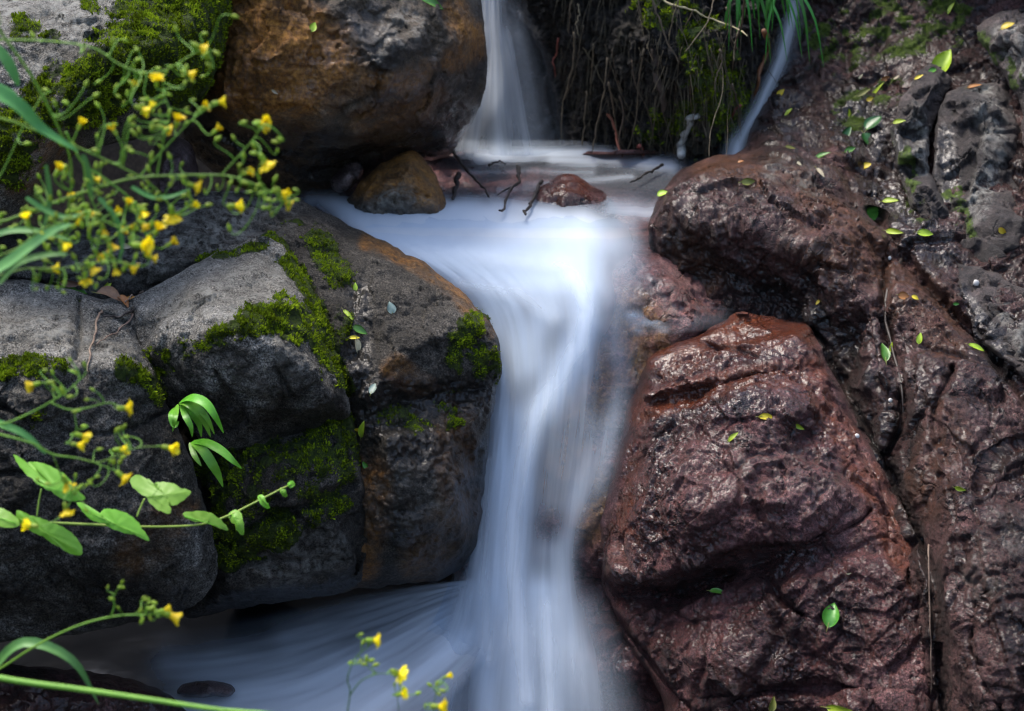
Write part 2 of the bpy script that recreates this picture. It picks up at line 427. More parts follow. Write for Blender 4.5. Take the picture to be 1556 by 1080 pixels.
    for k in lay:
        L = lay[k]; lay[k] = np.clip(L + rag * (.8 if k == 'moss' else .4) * (4 * L * (1.05 - L)), 0, 1) * (L > 0.02)
    cush = lay['moss'][ui]; Wf[ui] += Nf[ui] * (sstep(.3, .9, cush) * (.002 + .0025 * fbm(wp * 45, 2, 33)))[:, None]
    # back sheet
    tb = np.clip(d / backk, 0, 1); prof = np.sqrt(np.clip(1 - (1 - tb) ** 2, 0, 1))
    Zb = blur2(Z, np.ones_like(ins), 6) + rim[1] + thick * prof
    Bk = P(px, py, Zb).reshape(-1, 3)
    idx = -np.ones(ny * nx, int); idx[ui] = np.arange(len(ui))
    bi = ui[~border.ravel()[ui]]; bidx = idx.copy(); bidx[bi] = len(ui) + np.arange(len(bi))
    I = np.arange(ny * nx).reshape(ny, nx)
    fa = np.stack([I[:-1, :-1][cellm], I[1:, :-1][cellm], I[1:, 1:][cellm], I[:-1, 1:][cellm]], 1)
    ff = idx[fa]; fb = bidx[fa][:, ::-1]
    keep = ~(np.sort(ff, 1) == np.sort(fb, 1)).all(1)
    V = np.concatenate([Wf[ui], Bk[bi]])
    at = {k: np.concatenate([lay[k][ui], lay[k][bi]]) for k in lay}
    o = mesh_obj(name, V, [ff.astype(np.int32), fb[keep].astype(np.int32)], mat, attrs=at)
    if kind: tag(o, kind=kind)
    else: tag(o, label, cat, group)
    ROCKS[name if name not in ROCKS else o.name] = dict(o=o, P=Wf[ui], N=Nf[ui], moss=lay['moss'][ui], px=px.ravel()[ui], py=py.ravel()[ui])
    return o

def moss_tufts(name, rk, mat, density, thr=.5, hgt=(.004, .009), sub=None, lift=0.0):
    """short moss shoots standing on the mossy part of a rock"""
    R = ROCKS[rk]; m = R['moss'] + RNG.normal(0, .13, len(R['moss'])) > thr
    if sub is not None: m &= sub(R['px'], R['py'])
    m &= (fbm(R['P'] * 35, 3, 91) > -.25)
    ids = np.flatnonzero(m)
    n = int(len(ids) * density)
    if n == 0: return None
    ids = RNG.choice(ids, n)
    base = R['P'][ids] + RNG.normal(0, .0016, (n, 3)); nn = R['N'][ids]
    up = nn * .8 + np.array([0, 0, .45]) + RNG.normal(0, .45, (n, 3)); up /= np.linalg.norm(up, axis=1)[:, None]
    clump = .6 + .8 * sstep(-.4, .5, fbm(base * 60, 2, 77))
    h = RNG.uniform(hgt[0], hgt[1], n) * clump
    side = np.cross(up, RNG.normal(size=(n, 3))); side /= np.linalg.norm(side, axis=1)[:, None]
    wd = (h * RNG.uniform(.16, .30, n))[:, None]
    b = base - nn * .001
    V = np.stack([b - side * wd * .6, b + side * wd * .6, b + up * (h * .6)[:, None] + side * wd, b + up * h[:, None], b + up * (h * .55)[:, None] - side * wd], 1).reshape(-1, 3)
    Fq = (np.arange(n) * 5)[:, None] + np.array([0, 1, 2, 3, 4])
    tone = np.repeat(RNG.uniform(0, 1, n) * .5 + .5 * sstep(-.5, .5, fbm(base * 18, 3, 55)), 5)
    o = mesh_obj(name, V, Fq.astype(np.int32), mat, smooth=False, attrs={'tone': tone})
    return o
# ---------------------------------------------------------------- ground
soil = rock_mat('soil', ((.02, .015, .010), (.045, .034, .022), (.08, .062, .04)), r=(.75, .95))
def ground():
    n = 260
    s = np.linspace(-1, 1, n); g = np.sinh(s * 4.2) / np.sinh(4.2) * 14
    X, Y = np.meshgrid(g, g + 2.2); X = X.ravel(); Y = Y.ravel()
    D = np.maximum(Y, .2) * 1.07
    Z = np.full(len(X), -.22)
    Z = np.maximum(Z, -.22 + .5 * (1 - sstep(1.25, 1.62, Y)))
    Z = np.maximum(Z, -.22 + 1.0 * sstep(.13, .42, -X - .364 * D) + .35 * np.maximum(-X - 1.2, 0))
    right = .25 + .5 * np.maximum(Y - 1.7, 0) + .25
    Z = np.where(X > .364 * D + .15, np.maximum(Z, np.minimum(-.22 + (right + .22) * sstep(.15, .6, X - .364 * D) + .45 * np.maximum(X - 1.2, 0), 6)), Z)
    Z = np.maximum(Z, -.22 + 1.9 * sstep(3.85, 4.5, Y) + .45 * np.maximum(Y - 4.3, 0))
    p = np.stack([X, Y, Z], 1)
    Z = Z + fbm(p * 1.3, 4, 3) * .10 * sstep(-.2, .6, Z) + fbm(p * 6, 4, 8) * .025
    I = np.arange(n * n).reshape(n, n)
    f = np.stack([I[:-1, :-1], I[:-1, 1:], I[1:, 1:], I[1:, :-1]], -1).reshape(-1, 4)
    return tag(mesh_obj('ground', np.stack([X, Y, Z], 1), f.astype(np.int32), soil), kind='structure')
ground()

# ---------------------------------------------------------------- rock materials
grey_rock = rock_mat('grey_granite', ((.095, .087, .070), (.195, .184, .158), (.34, .325, .29)), speck=(.3, 1.8), r=(.6, .85), bump=1.2, wet_shade=.30, wetr=.5, spec=.3, coat=.12)
dark_rock = rock_mat('dark_granite', ((.030, .026, .019), (.068, .060, .049), (.13, .118, .100)), speck=(.35, 1.8), r=(.5, .8), bump=1.2, wet_shade=.30, wetr=.3, spec=.35, coat=.5)
rust_rock = rock_mat('rust_stained_rock', ((.022, .016, .011), (.065, .048, .030), (.14, .105, .07)), r=(.42, .75), bump=.8)
red_rock = rock_mat('red_porphyry', ((.034, .011, .012), (.112, .041, .041), (.225, .112, .112)), speck=(.4, 1.7), cracks=.85, r=(.42, .75), bump=1.0, rust_cols=((.13, .024, .010), (.30, .080, .024)), wet_shade=.55, wetr=.16, spec=.4)
slope_rock = rock_mat('red_brown_bedrock', ((.019, .0075, .007), (.070, .030, .027), (.155, .084, .080)), speck=(.4, 1.7), cracks=.85, r=(.48, .8), bump=1.0, spec=.3, rust_cols=((.07, .026, .010), (.21, .075, .022)), wet_shade=.30, wetr=.2)
ledge_rock = rock_mat('fractured_grey_rock', ((.015, .011, .010), (.040, .030, .027), (.115, .086, .080)), cracks=.9, r=(.38, .7), bump=.8, rust_cols=((.05, .04, .015), (.11, .085, .03)))
bank_soil = rock_mat('peaty_bank', ((.008, .006, .005), (.018, .014, .010), (.04, .032, .02)), r=(.6, .95), bump=1.0)
pebble_m = rock_mat('wet_purple_rock', ((.05, .032, .032), (.12, .085, .085), (.22, .17, .17)), r=(.25, .5), big=18)

GR = [('fbm', 5, .016), ('rough', 20, .0045), ('facet', 7, .007), ('facet', 22, .0040), ('split', 5, .006), ('poly', 14, .010), ('poly', 40, .004), ('rough', 90, .0036)]
RR = [('fbm', 3, .018), ('poly', 4.5, .060, .6), ('facet', 7, .011), ('poly', 10, .022, .5), ('facet', 17, .0075), ('poly', 25, .009, .3), ('poly', 60, .0052), ('facet', 44, .0036), ('strata', 18, .0035), ('rough', 80, .0032), ('rough', 160, .0028), ('split', 4, .014), ('split', 11, .008)]

# back wall behind the upper fall, mossy bank with roots
rock('rock_wall', bank_soil, 'dark wet rock face in shadow behind the upper waterfall', 'rock',
     [(660, -90, 3.75), (900, -90, 3.75), (910, 100, 3.75), (900, 262, 3.72), (640, 262, 3.7), (650, 60, 3.75)],
     [(780, 60, 3.70), (760, 160, 3.66)], relief=[('fbm', 5, .03), ('facet', 10, .02), ('rough', 40, .006)], seed=2, step=4, paint=[('wet', [(0, 0)], 1, .8, 'all')])
rock('earth_bank', bank_soil, 'dark overhanging earth bank with moss and roots between the two upper waterfalls', 'bank',
     [(790, -90, 3.5), (1000, -90, 3.35), (1225, -90, 3.5), (1212, 20, 3.52), (1185, 90, 3.5), (1155, 160, 3.46), (1118, 238, 3.42), (1050, 252, 3.42), (960, 252, 3.5), (880, 248, 3.58), (850, 180, 3.65), (830, 100, 3.65), (800, 20, 3.62)],
     [(1000, 60, 3.25), (1060, 120, 3.24), (1110, 60, 3.25), (980, 150, 3.36), (900, 60, 3.45), (900, 150, 3.55), (1085, 190, 3.30), (1010, 210, 3.45), (940, 120, 3.42), (1130, 130, 3.32), (1125, 205, 3.36)],
     relief=[('ridge', 9, .035, (1.6, 1, .6)), ('rough', 30, .02), ('facet', 22, .014), ('rough', 90, .006)], seed=4, blur=3, thick=.4,
     paint=[('moss', [(1060, 60), (1090, 140), (1120, 180)], 62, .78), ('moss', [(1000, 190), (1090, 170)], 40, .6), ('moss', [(985, 10), (1050, 30)], 40, .6), ('pale', [(1045, 185), (1035, 225)], 12, .55)])

# left bank boulders
rock('mossy_boulder', grey_rock, 'pale grey boulder with a thick moss coat in the upper left corner', 'boulder',
     [(-150, -90, 2.75), (120, -95, 2.8), (354, -95, 2.82), (352, -20, 2.78), (345, 45, 2.72), (332, 100, 2.64), (300, 152, 2.58), (240, 198, 2.54), (180, 216, 2.5), (130, 228, 2.46), (85, 258, 2.42), (45, 310, 2.38), (-20, 345, 2.35), (-150, 350, 2.32)],
     [(150, 95, 2.34), (250, 70, 2.44), (60, 190, 2.27), (150, 175, 2.36), (200, 20, 2.5), (60, 40, 2.44), (310, 20, 2.6), (-60, 250, 2.22), (-60, 80, 2.36), (230, 150, 2.46), (60, 280, 2.34)],
     relief=GR, rim=(45, .07), seed=12, thick=.5,
     paint=[('moss', [(330, 0), (300, 60), (250, 30), (225, -20)], 90, 1.0), ('moss', [(290, 120), (220, 110), (160, 140)], 60, .9), ('moss', [(285, 100), (200, 60), (150, 110), (120, 150)], 62, .85), ('moss', [(100, 130), (60, 170), (10, 195), (20, 240)], 55, .8), ('moss', [(30, 45), (70, 55)], 28, .55), ('moss', [(130, -20), (140, 10)], 20, .7), ('moss', [(330, 40), (250, 80)], 55, .95),
            ('pale', [(20, 20), (110, 30), (200, 20)], 60, .8), ('pale', [(60, 100), (80, 90)], 22, .6), ('wet', [(240, 190), (320, 110)], 35, .9), ('rust', [(40, 270), (90, 230)], 50, .5)])
rock('rusty_boulder', rust_rock, 'big brown boulder stained orange with rust beside the upper waterfall', 'boulder',
     [(300, -100, 3.0), (520, -110, 3.05), (712, -100, 3.1), (728, -10, 3.08), (738, 50, 3.07), (740, 110, 3.08), (728, 158, 3.1), (704, 208, 3.12), (680, 238, 3.14), (640, 246, 3.13), (600, 250, 3.12), (560, 268, 3.1), (510, 290, 3.08), (430, 296, 3.05), (370, 285, 3.03), (310, 250, 3.0), (270, 200, 2.98), (280, 120, 2.98), (310, 20, 3.0)],
     [(430, 60, 2.70), (360, 120, 2.74), (470, 165, 2.72), (640, 40, 2.84), (560, -20, 2.84), (400, -40, 2.8), (650, 190, 2.98), (420, 205, 2.84), (450, 240, 2.97), (530, 235, 2.99), (600, 215, 2.99), (350, 200, 2.9)],
     lines=[[(505, 130, 2.735), (560, 110, 2.76), (640, 80, 2.83), (715, 60, 2.95)], [(520, 160, 2.75), (580, 150, 2.79), (660, 120, 2.87), (720, 100, 2.98)], [(340, 165, 2.77), (400, 185, 2.76), (520, 200, 2.83), (600, 165, 2.84)]],
     relief=[('fbm', 4, .012), ('poly', 5, .032), ('facet', 8, .010), ('poly', 13, .014), ('facet', 24, .005), ('poly', 34, .006), ('rough', 45, .0035), ('rough', 100, .0030), ('split', 6, .007)], rim=(60, .10), seed=21, thick=.45,
     paint=[('rust', [(360, 0), (400, 60), (450, 90), (500, 100), (450, 140), (370, 130)], 75, 1.0), ('rust', [(440, 20), (500, 60)], 50, .7), ('rust', [(690, 20), (720, 70), (690, 90)], 32, .75), ('rust', [(540, 130), (600, 130), (640, 110)], 30, .55), ('rust', [(560, 190), (650, 150)], 45, .45),
            ('wet', [(300, 220), (420, 230), (540, 250), (640, 215), (690, 180)], 55, .95), ('algae_shade', [(420, 225), (560, 230), (680, 190)], 60, .6), ('algae_shade', [(520, 150), (620, 160), (700, 120)], 34, .6), ('wet', [(580, 130), (720, 90)], 40, .6), ('wet', [(380, 130), (500, 110), (560, 40)], 60, .55), ('pale', [(560, 70), (620, 30)], 45, .25)])  # undercut foot darkened: painted shade together with damp and stain
rock('purple_rock', pebble_m, 'small purple banded rock behind the yellow flowers', 'rock',
     [(222, 305, 2.78), (220, 255, 2.8), (236, 218, 2.82), (266, 206, 2.84), (290, 222, 2.84), (302, 262, 2.82), (302, 310, 2.78)], [(260, 250, 2.68), (255, 290, 2.66)], rim=(28, .06), seed=31, thick=.15,
     relief=[('rough', 30, .008, (2.5, 1, 1)), ('facet', 20, .006)], backk=35)
rock('rusty_stone', rust_rock, 'rounded orange stained stone standing in the upper pool', 'stone',
     [(520, 336, 2.92), (530, 302, 2.95), (560, 264, 2.99), (600, 237, 3.02), (628, 230, 3.03), (650, 250, 3.02), (672, 286, 2.98), (682, 330, 2.93), (605, 340, 2.88)],
     [(600, 275, 2.87), (640, 285, 2.88), (565, 305, 2.87), (620, 252, 2.93)], rim=(26, .05), seed=33, thick=.15, backk=45,
     relief=[('facet', 14, .014), ('facet', 30, .006), ('rough', 50, .005)], cracks=[([(560, 300), (600, 285), (650, 300)], 4, .015)],
     paint=[('rust', [(560, 270), (620, 245), (655, 290)], 45, .75), ('pale', [(570, 315), (610, 295), (640, 320)], 30, .35), ('wet', [(530, 330), (680, 330)], 25, .8)])
rock('wet_pebble', pebble_m, 'little dark wet pebble wedged under the rusty boulder', 'pebble',
     [(502, 280, 2.97), (510, 262, 3.0), (530, 246, 3.03), (548, 248, 3.03), (550, 266, 3.0), (532, 284, 2.97), (512, 292, 2.96)], [(528, 266, 2.95)], rim=(14, .03), seed=35, thick=.06, backk=16, step=2,
     relief=[('rough', 40, .004)], paint=[('wet', [(0, 0)], 1, .7, 'all')])
rock('red_stone', red_rock, 'low red stone breaking the surface of the upper pool', 'stone',
     [(806, 330, 2.95), (815, 296, 3.0), (840, 272, 3.06), (868, 265, 3.08), (895, 278, 3.06), (922, 296, 3.02), (938, 325, 2.97), (880, 338, 2.93)], [(868, 292, 2.97), (840, 305, 2.96), (900, 306, 2.97)], rim=(20, .035), seed=37, thick=.12, backk=40,
     relief=[('poly', 22, .010), ('poly', 50, .005), ('rough', 80, .003)], paint=[('wet', [(0, 0)], 1, .8, 'all'), ('rust', [(840, 280), (880, 280)], 30, .6), ('wet', [(820, 325), (930, 322)], 22, .9)])

rock('smooth_boulder', dark_rock, 'large dark grey boulder with a smooth sloping top left of the main fall', 'boulder',
     [(-150, 410, 2.45), (-60, 372, 2.52), (60, 346, 2.6), (150, 322, 2.64), (240, 298, 2.67), (330, 290, 2.69), (430, 296, 2.69), (490, 320, 2.69), (545, 348, 2.67), (610, 380, 2.63), (655, 405, 2.58), (692, 434, 2.54), (722, 464, 2.5), (746, 494, 2.46), (758, 522, 2.43), (763, 552, 2.40), (757, 590, 2.38), (751, 625, 2.36), (744, 660, 2.34), (738, 720, 2.32), (730, 790, 2.3), (722, 838, 2.3), (698, 866, 2.3), (640, 884, 2.28), (560, 893, 2.26), (480, 905, 2.24), (400, 912, 2.24), (320, 905, 2.28), (300, 700, 2.5), (180, 600, 2.5), (60, 500, 2.5), (-150, 500, 2.4)],
     [(560, 395, 2.52), (610, 450, 2.43), (680, 470, 2.42), (560, 470, 2.39), (700, 540, 2.37), (600, 720, 2.15), (680, 720, 2.20), (640, 810, 2.16), (560, 820, 2.14), (580, 660, 2.19), (690, 660, 2.26), (640, 855, 2.2), (560, 865, 2.18), (500, 880, 2.2), (700, 800, 2.22), (300, 345, 2.5), (200, 400, 2.38), (120, 405, 2.38), (40, 410, 2.36), (380, 335, 2.57), (450, 400, 2.46), (510, 470, 2.36), (480, 345, 2.58), (520, 560, 2.26), (-80, 430, 2.36)],
     lines=[[(556, 600, 2.215), (600, 545, 2.275), (640, 520, 2.31), (700, 488, 2.375), (735, 490, 2.43)], [(560, 640, 2.245), (610, 615, 2.28), (680, 600, 2.33), (740, 592, 2.385)], [(470, 345, 2.575), (500, 385, 2.52), (528, 425, 2.455), (540, 500, 2.36)]],
     relief=[('fbm', 4, .016), ('poly', 7, .016), ('poly', 18, .009), ('facet', 12, .005), ('facet', 34, .0030), ('split', 5, .005), ('rough', 30, .0055), ('poly', 50, .0035), ('rough', 110, .0034)], rim=(30, .05), seed=41, thick=.4, blur=3,
     cracks=[([(415, 350), (470, 430), (500, 500), (530, 590), (535, 640)], 4, .006), ([(205, 452), (260, 420), (330, 385), (410, 360)], 4, .005), ([(600, 612), (680, 596), (755, 586)], 8, .02)],
     paint=[('pale', [(100, 400), (200, 390), (300, 340), (380, 320)], 70, .55), ('pale', [(330, 310), (420, 330)], 50, .4), ('moss', [(480, 360), (500, 400), (520, 420)], 30, .75), ('moss', [(410, 360), (450, 410), (480, 460), (505, 520), (525, 590)], 17, .9), ('moss', [(430, 330), (470, 350)], 14, .5), ('moss', [(720, 500), (700, 540), (745, 560)], 36, .62), ('moss', [(690, 515), (690, 530)], 18, .7), ('moss', [(520, 480), (510, 520)], 22, .65),
            ('moss', [(300, 392), (390, 372)], 10, .7), ('moss', [(600, 640), (700, 620)], 40, .32), ('rust', [(560, 370), (620, 395), (690, 440), (740, 500)], 22, .5), ('rust', [(560, 720), (560, 800), (540, 860)], 45, .6), ('rust', [(600, 560), (640, 590)], 30, .5), ('rust', [(690, 640), (700, 780), (640, 850)], 45, .4),
            ('algae_shade', [(590, 605), (680, 600), (750, 590)], 36, .8), ('wet', [(600, 600), (700, 610), (750, 600)], 40, 1.0), ('wet', [(560, 640), (600, 680), (700, 680), (720, 760)], 75, .9), ('wet', [(600, 780), (680, 840)], 60, .7), ('wet', [(545, 450), (545, 560), (560, 640)], 28, .8), ('pale', [(560, 760), (660, 740), (640, 820)], 70, .22)])  # undercut band and lower front carry painted shade over the damp
rock('overhang_boulder', grey_rock, 'grey boulder with pale rounded top, mossy right edge and dark undercut face', 'boulder',
     [(194, 462, 2.28), (222, 442, 2.33), (255, 424, 2.375), (320, 388, 2.425), (372, 366, 2.47), (412, 362, 2.485), (446, 395, 2.435), (476, 445, 2.365), (503, 515, 2.285), (526, 588, 2.21), (530, 632, 2.2), (490, 645, 2.2), (455, 656, 2.2), (420, 672, 2.2), (385, 692, 2.21), (340, 690, 2.22), (292, 655, 2.17), (250, 605, 2.17), (214, 530, 2.19)],
     [(300, 440, 2.24), (380, 415, 2.30), (430, 445, 2.24), (460, 500, 2.18), (240, 480, 2.21), (330, 565, 2.09), (420, 595, 2.085), (300, 615, 2.12), (380, 650, 2.13), (465, 615, 2.12), (500, 600, 2.13), (270, 560, 2.125)],
     lines=[[(232, 528, 2.145), (280, 512, 2.105), (335, 500, 2.085), (380, 500, 2.085), (430, 520, 2.085), (478, 570, 2.11)]],
     relief=GR, rim=(12, .012), seed=43, thick=.35, backk=70,
     cracks=[([(330, 560), (360, 620), (390, 660)], 6, .02), ([(420, 560), (450, 610)], 5, .015)],
     paint=[('moss', [(385, 490), (425, 480), (455, 490), (450, 505)], 33, .95), ('moss', [(370, 505), (300, 520), (240, 545)], 22, .48), ('moss', [(436, 395), (470, 450), (495, 510), (520, 580)], 16, .95), ('moss', [(425, 455), (440, 465)], 14, .8), ('moss', [(480, 500), (495, 560)], 24, .75), ('moss', [(400, 372), (330, 388)], 10, .7), ('moss', [(250, 560), (230, 540)], 22, .5),
            ('pale', [(270, 460), (340, 440), (420, 420)], 75, .5), ('pale', [(420, 520), (450, 560)], 30, .6), ('pale', [(360, 550), (400, 570)], 35, .35),
            ('algae_shade', [(250, 545), (330, 530), (400, 560), (500, 610)], 44, .55), ('algae_shade', [(280, 610), (380, 650), (480, 630)], 40, .4), ('wet', [(250, 560), (330, 545), (400, 570), (500, 610)], 48, .6), ('wet', [(300, 620), (380, 650), (500, 630)], 46, 1.0)])  # dark front and underside: shade painted in along with stain and damp
rock('mossy_block', dark_rock, 'moss covered block of rock under the overhanging grey boulder', 'rock',
     [(282, 640, 2.3), (340, 640, 2.28), (420, 640, 2.27), (490, 615, 2.26), (532, 622, 2.22), (545, 690, 2.18), (558, 770, 2.15), (562, 840, 2.15), (540, 893, 2.18), (470, 908, 2.18), (400, 918, 2.18), (330, 930, 2.18), (280, 936, 2.18), (290, 860, 2.2), (275, 760, 2.25)],
     [(420, 715, 2.1), (500, 710, 2.1), (430, 800, 2.05), (350, 830, 2.08), (505, 830, 2.08), (420, 868, 2.08), (350, 890, 2.11), (520, 868, 2.12), (330, 740, 2.17), (480, 665, 2.17)],
     lines=[[(400, 770, 2.06), (450, 758, 2.055), (500, 735, 2.08), (540, 715, 2.13)]], cracks=[([(345, 830), (400, 790), (480, 765), (540, 735)], 7, .03), ([(330, 880), (400, 850), (520, 850)], 5, .015)],
     relief=[('fbm', 6, .018), ('facet', 8, .016), ('facet', 20, .008), ('rough', 30, .008), ('rough', 110, .0016)], rim=(26, .05), seed=47, thick=.3, backk=70,
     paint=[('moss', [(340, 720), (430, 700), (520, 670), (500, 720)], 62, .74), ('moss', [(400, 740), (480, 720)], 40, .7), ('moss', [(340, 800), (330, 840), (380, 830), (430, 800)], 45, .85), ('moss', [(470, 790), (510, 770), (530, 740)], 30, .6), ('moss', [(360, 740), (380, 770)], 30, .6), ('moss', [(505, 640), (525, 700)], 20, .85),
            ('pale', [(430, 830), (500, 830), (450, 860), (400, 870)], 45, .42), ('wet', [(330, 910), (540, 890)], 22, .8), ('wet', [(300, 680), (380, 700)], 45, .9)])
rock('cracked_block', grey_rock, 'dark fronted grey block with a flat pale top at the left edge', 'boulder',
     [(-150, 420, 2.32), (-60, 424, 2.32), (40, 428, 2.32), (110, 440, 2.29), (150, 455, 2.28), (190, 455, 2.28), (205, 480, 2.24), (215, 520, 2.19), (232, 556, 2.14), (250, 600, 2.12), (268, 645, 2.1), (292, 705, 2.08), (312, 770, 2.06), (328, 835, 2.05), (328, 880, 2.05), (300, 915, 2.05), (246, 937, 2.05), (190, 950, 2.03), (130, 962, 2.01), (60, 972, 2.0), (0, 976, 1.99), (-150, 985, 1.97)],
     [(50, 490, 2.13), (150, 505, 2.15), (-60, 490, 2.12), (60, 690, 1.955), (180, 690, 1.985), (60, 800, 1.915), (180, 800, 1.935), (265, 790, 1.98), (100, 870, 1.92), (230, 870, 1.965), (60, 935, 1.97), (160, 920, 1.97), (-60, 700, 1.93), (-60, 850, 1.9), (240, 690, 2.02), (295, 860, 2.0)],
     lines=[[(-100, 575, 1.995), (0, 565, 1.995), (60, 555, 2.0), (120, 552, 2.02), (200, 556, 2.06)]],
     relief=GR + [('poly', 5, .012)], rim=(18, .025), seed=53, thick=.45,
     cracks=[([(120, 455), (122, 500), (118, 545)], 5, .025), ([(-40, 600), (60, 640), (150, 660), (260, 625)], 4, .015), ([(-40, 720), (60, 715), (110, 690)], 5, .02), ([(150, 480), (200, 500), (225, 560)], 5, .02)],
     paint=[('moss', [(-60, 575), (30, 560), (90, 562)], 26, .8), ('moss', [(190, 562), (220, 575), (240, 600)], 24, .85), ('moss', [(60, 630), (30, 650)], 20, .5), ('pale', [(-40, 490), (60, 490), (110, 520)], 55, .55), ('pale', [(150, 530), (190, 530)], 26, .45),
            ('wet', [(-60, 630), (60, 640), (180, 620), (230, 640)], 70, .75), ('wet', [(-60, 760), (60, 770), (180, 740), (270, 800)], 110, .6), ('wet', [(-40, 900), (100, 920), (260, 900)], 60, .9), ('rust', [(200, 850), (270, 780)], 45, .35)])  # front face darkened by painted shade as well as damp
rock('brown_rock', slope_rock, 'dark brown rock lying in the water in the lower left corner', 'rock',
     [(-150, 1000, 1.95), (-40, 1006, 1.97), (60, 1012, 2.0), (150, 1022, 2.02), (215, 1038, 2.03), (262, 1062, 2.03), (300, 1150, 1.98), (-150, 1150, 1.85)], [(60, 1050, 1.9), (180, 1065, 1.94), (0, 1100, 1.84)], rim=(24, .04), seed=59, thick=.2,
     relief=[('fbm', 6, .015), ('facet', 14, .008), ('rough', 40, .005)], paint=[('wet', [(0, 0)], 1, .6, 'all')])
rock('sunken_stone', pebble_m, 'small stone half sunk in the white water under the blocks', 'stone',
     [(268, 1056, 2.1), (275, 1040, 2.12), (300, 1034, 2.13), (340, 1036, 2.13), (358, 1044, 2.12), (352, 1056, 2.1), (310, 1060, 2.09)], [(315, 1044, 2.085)], rim=(10, .02), seed=61, thick=.06, backk=16, step=2, relief=[('rough', 40, .003)], paint=[('wet', [(0, 0)], 1, .7, 'all')])

# bed under the falling water
rock('red_ledge', rock_mat('bright_red_porphyry', ((.06, .020, .016), (.19, .068, .058), (.32, .16, .145)), speck=(.5, 1.5), r=(.4, .7), bump=1.0, cracks=.8, wet_shade=.62, wetr=.14, spec=.5), 'red rock ledge that the main fall runs over', 'ledge',
     [(430, 300, 3.3), (640, 236, 3.7), (800, 232, 3.72), (1050, 236, 3.7), (1075, 330, 3.05), (1090, 420, 2.78), (1120, 470, 2.70), (1040, 530, 2.56), (1010, 600, 2.48), (990, 700, 2.40), (980, 800, 2.34), (1000, 950, 2.28), (1030, 1150, 2.22), (680, 1150, 2.38), (690, 900, 2.5), (690, 700, 2.55), (690, 560, 2.65), (620, 470, 2.75), (500, 380, 2.95)],
     [(850, 450, 2.66), (920, 440, 2.66), (880, 600, 2.51), (850, 700, 2.43), (830, 800, 2.36), (900, 760, 2.38), (930, 830, 2.33), (780, 600, 2.58), (760, 900, 2.40), (880, 880, 2.34), (905, 960, 2.27), (930, 1050, 2.19), (940, 650, 2.47), (955, 560, 2.55), (990, 480, 2.58), (1050, 490, 2.56), (1000, 410, 2.66), (1040, 440, 2.64), (760, 300, 3.34), (900, 330, 3.06), (720, 370, 2.93), (820, 400, 2.74), (960, 380, 2.79), (980, 1000, 2.14)],
     relief=[('fbm', 4, .012), ('poly', 9, .020), ('facet', 14, .008), ('poly', 24, .012), ('poly', 55, .006), ('rough', 100, .003)], seed=67, rim=(20, .03), thick=.3,
     paint=[('wet', [(0, 0)], 1, .4, 'all'), ('rust', [(960, 480), (1000, 560)], 60, .7), ('rust', [(900, 560), (850, 720), (900, 780)], 70, .8), ('pale', [(990, 430), (1030, 460)], 26, .4)])

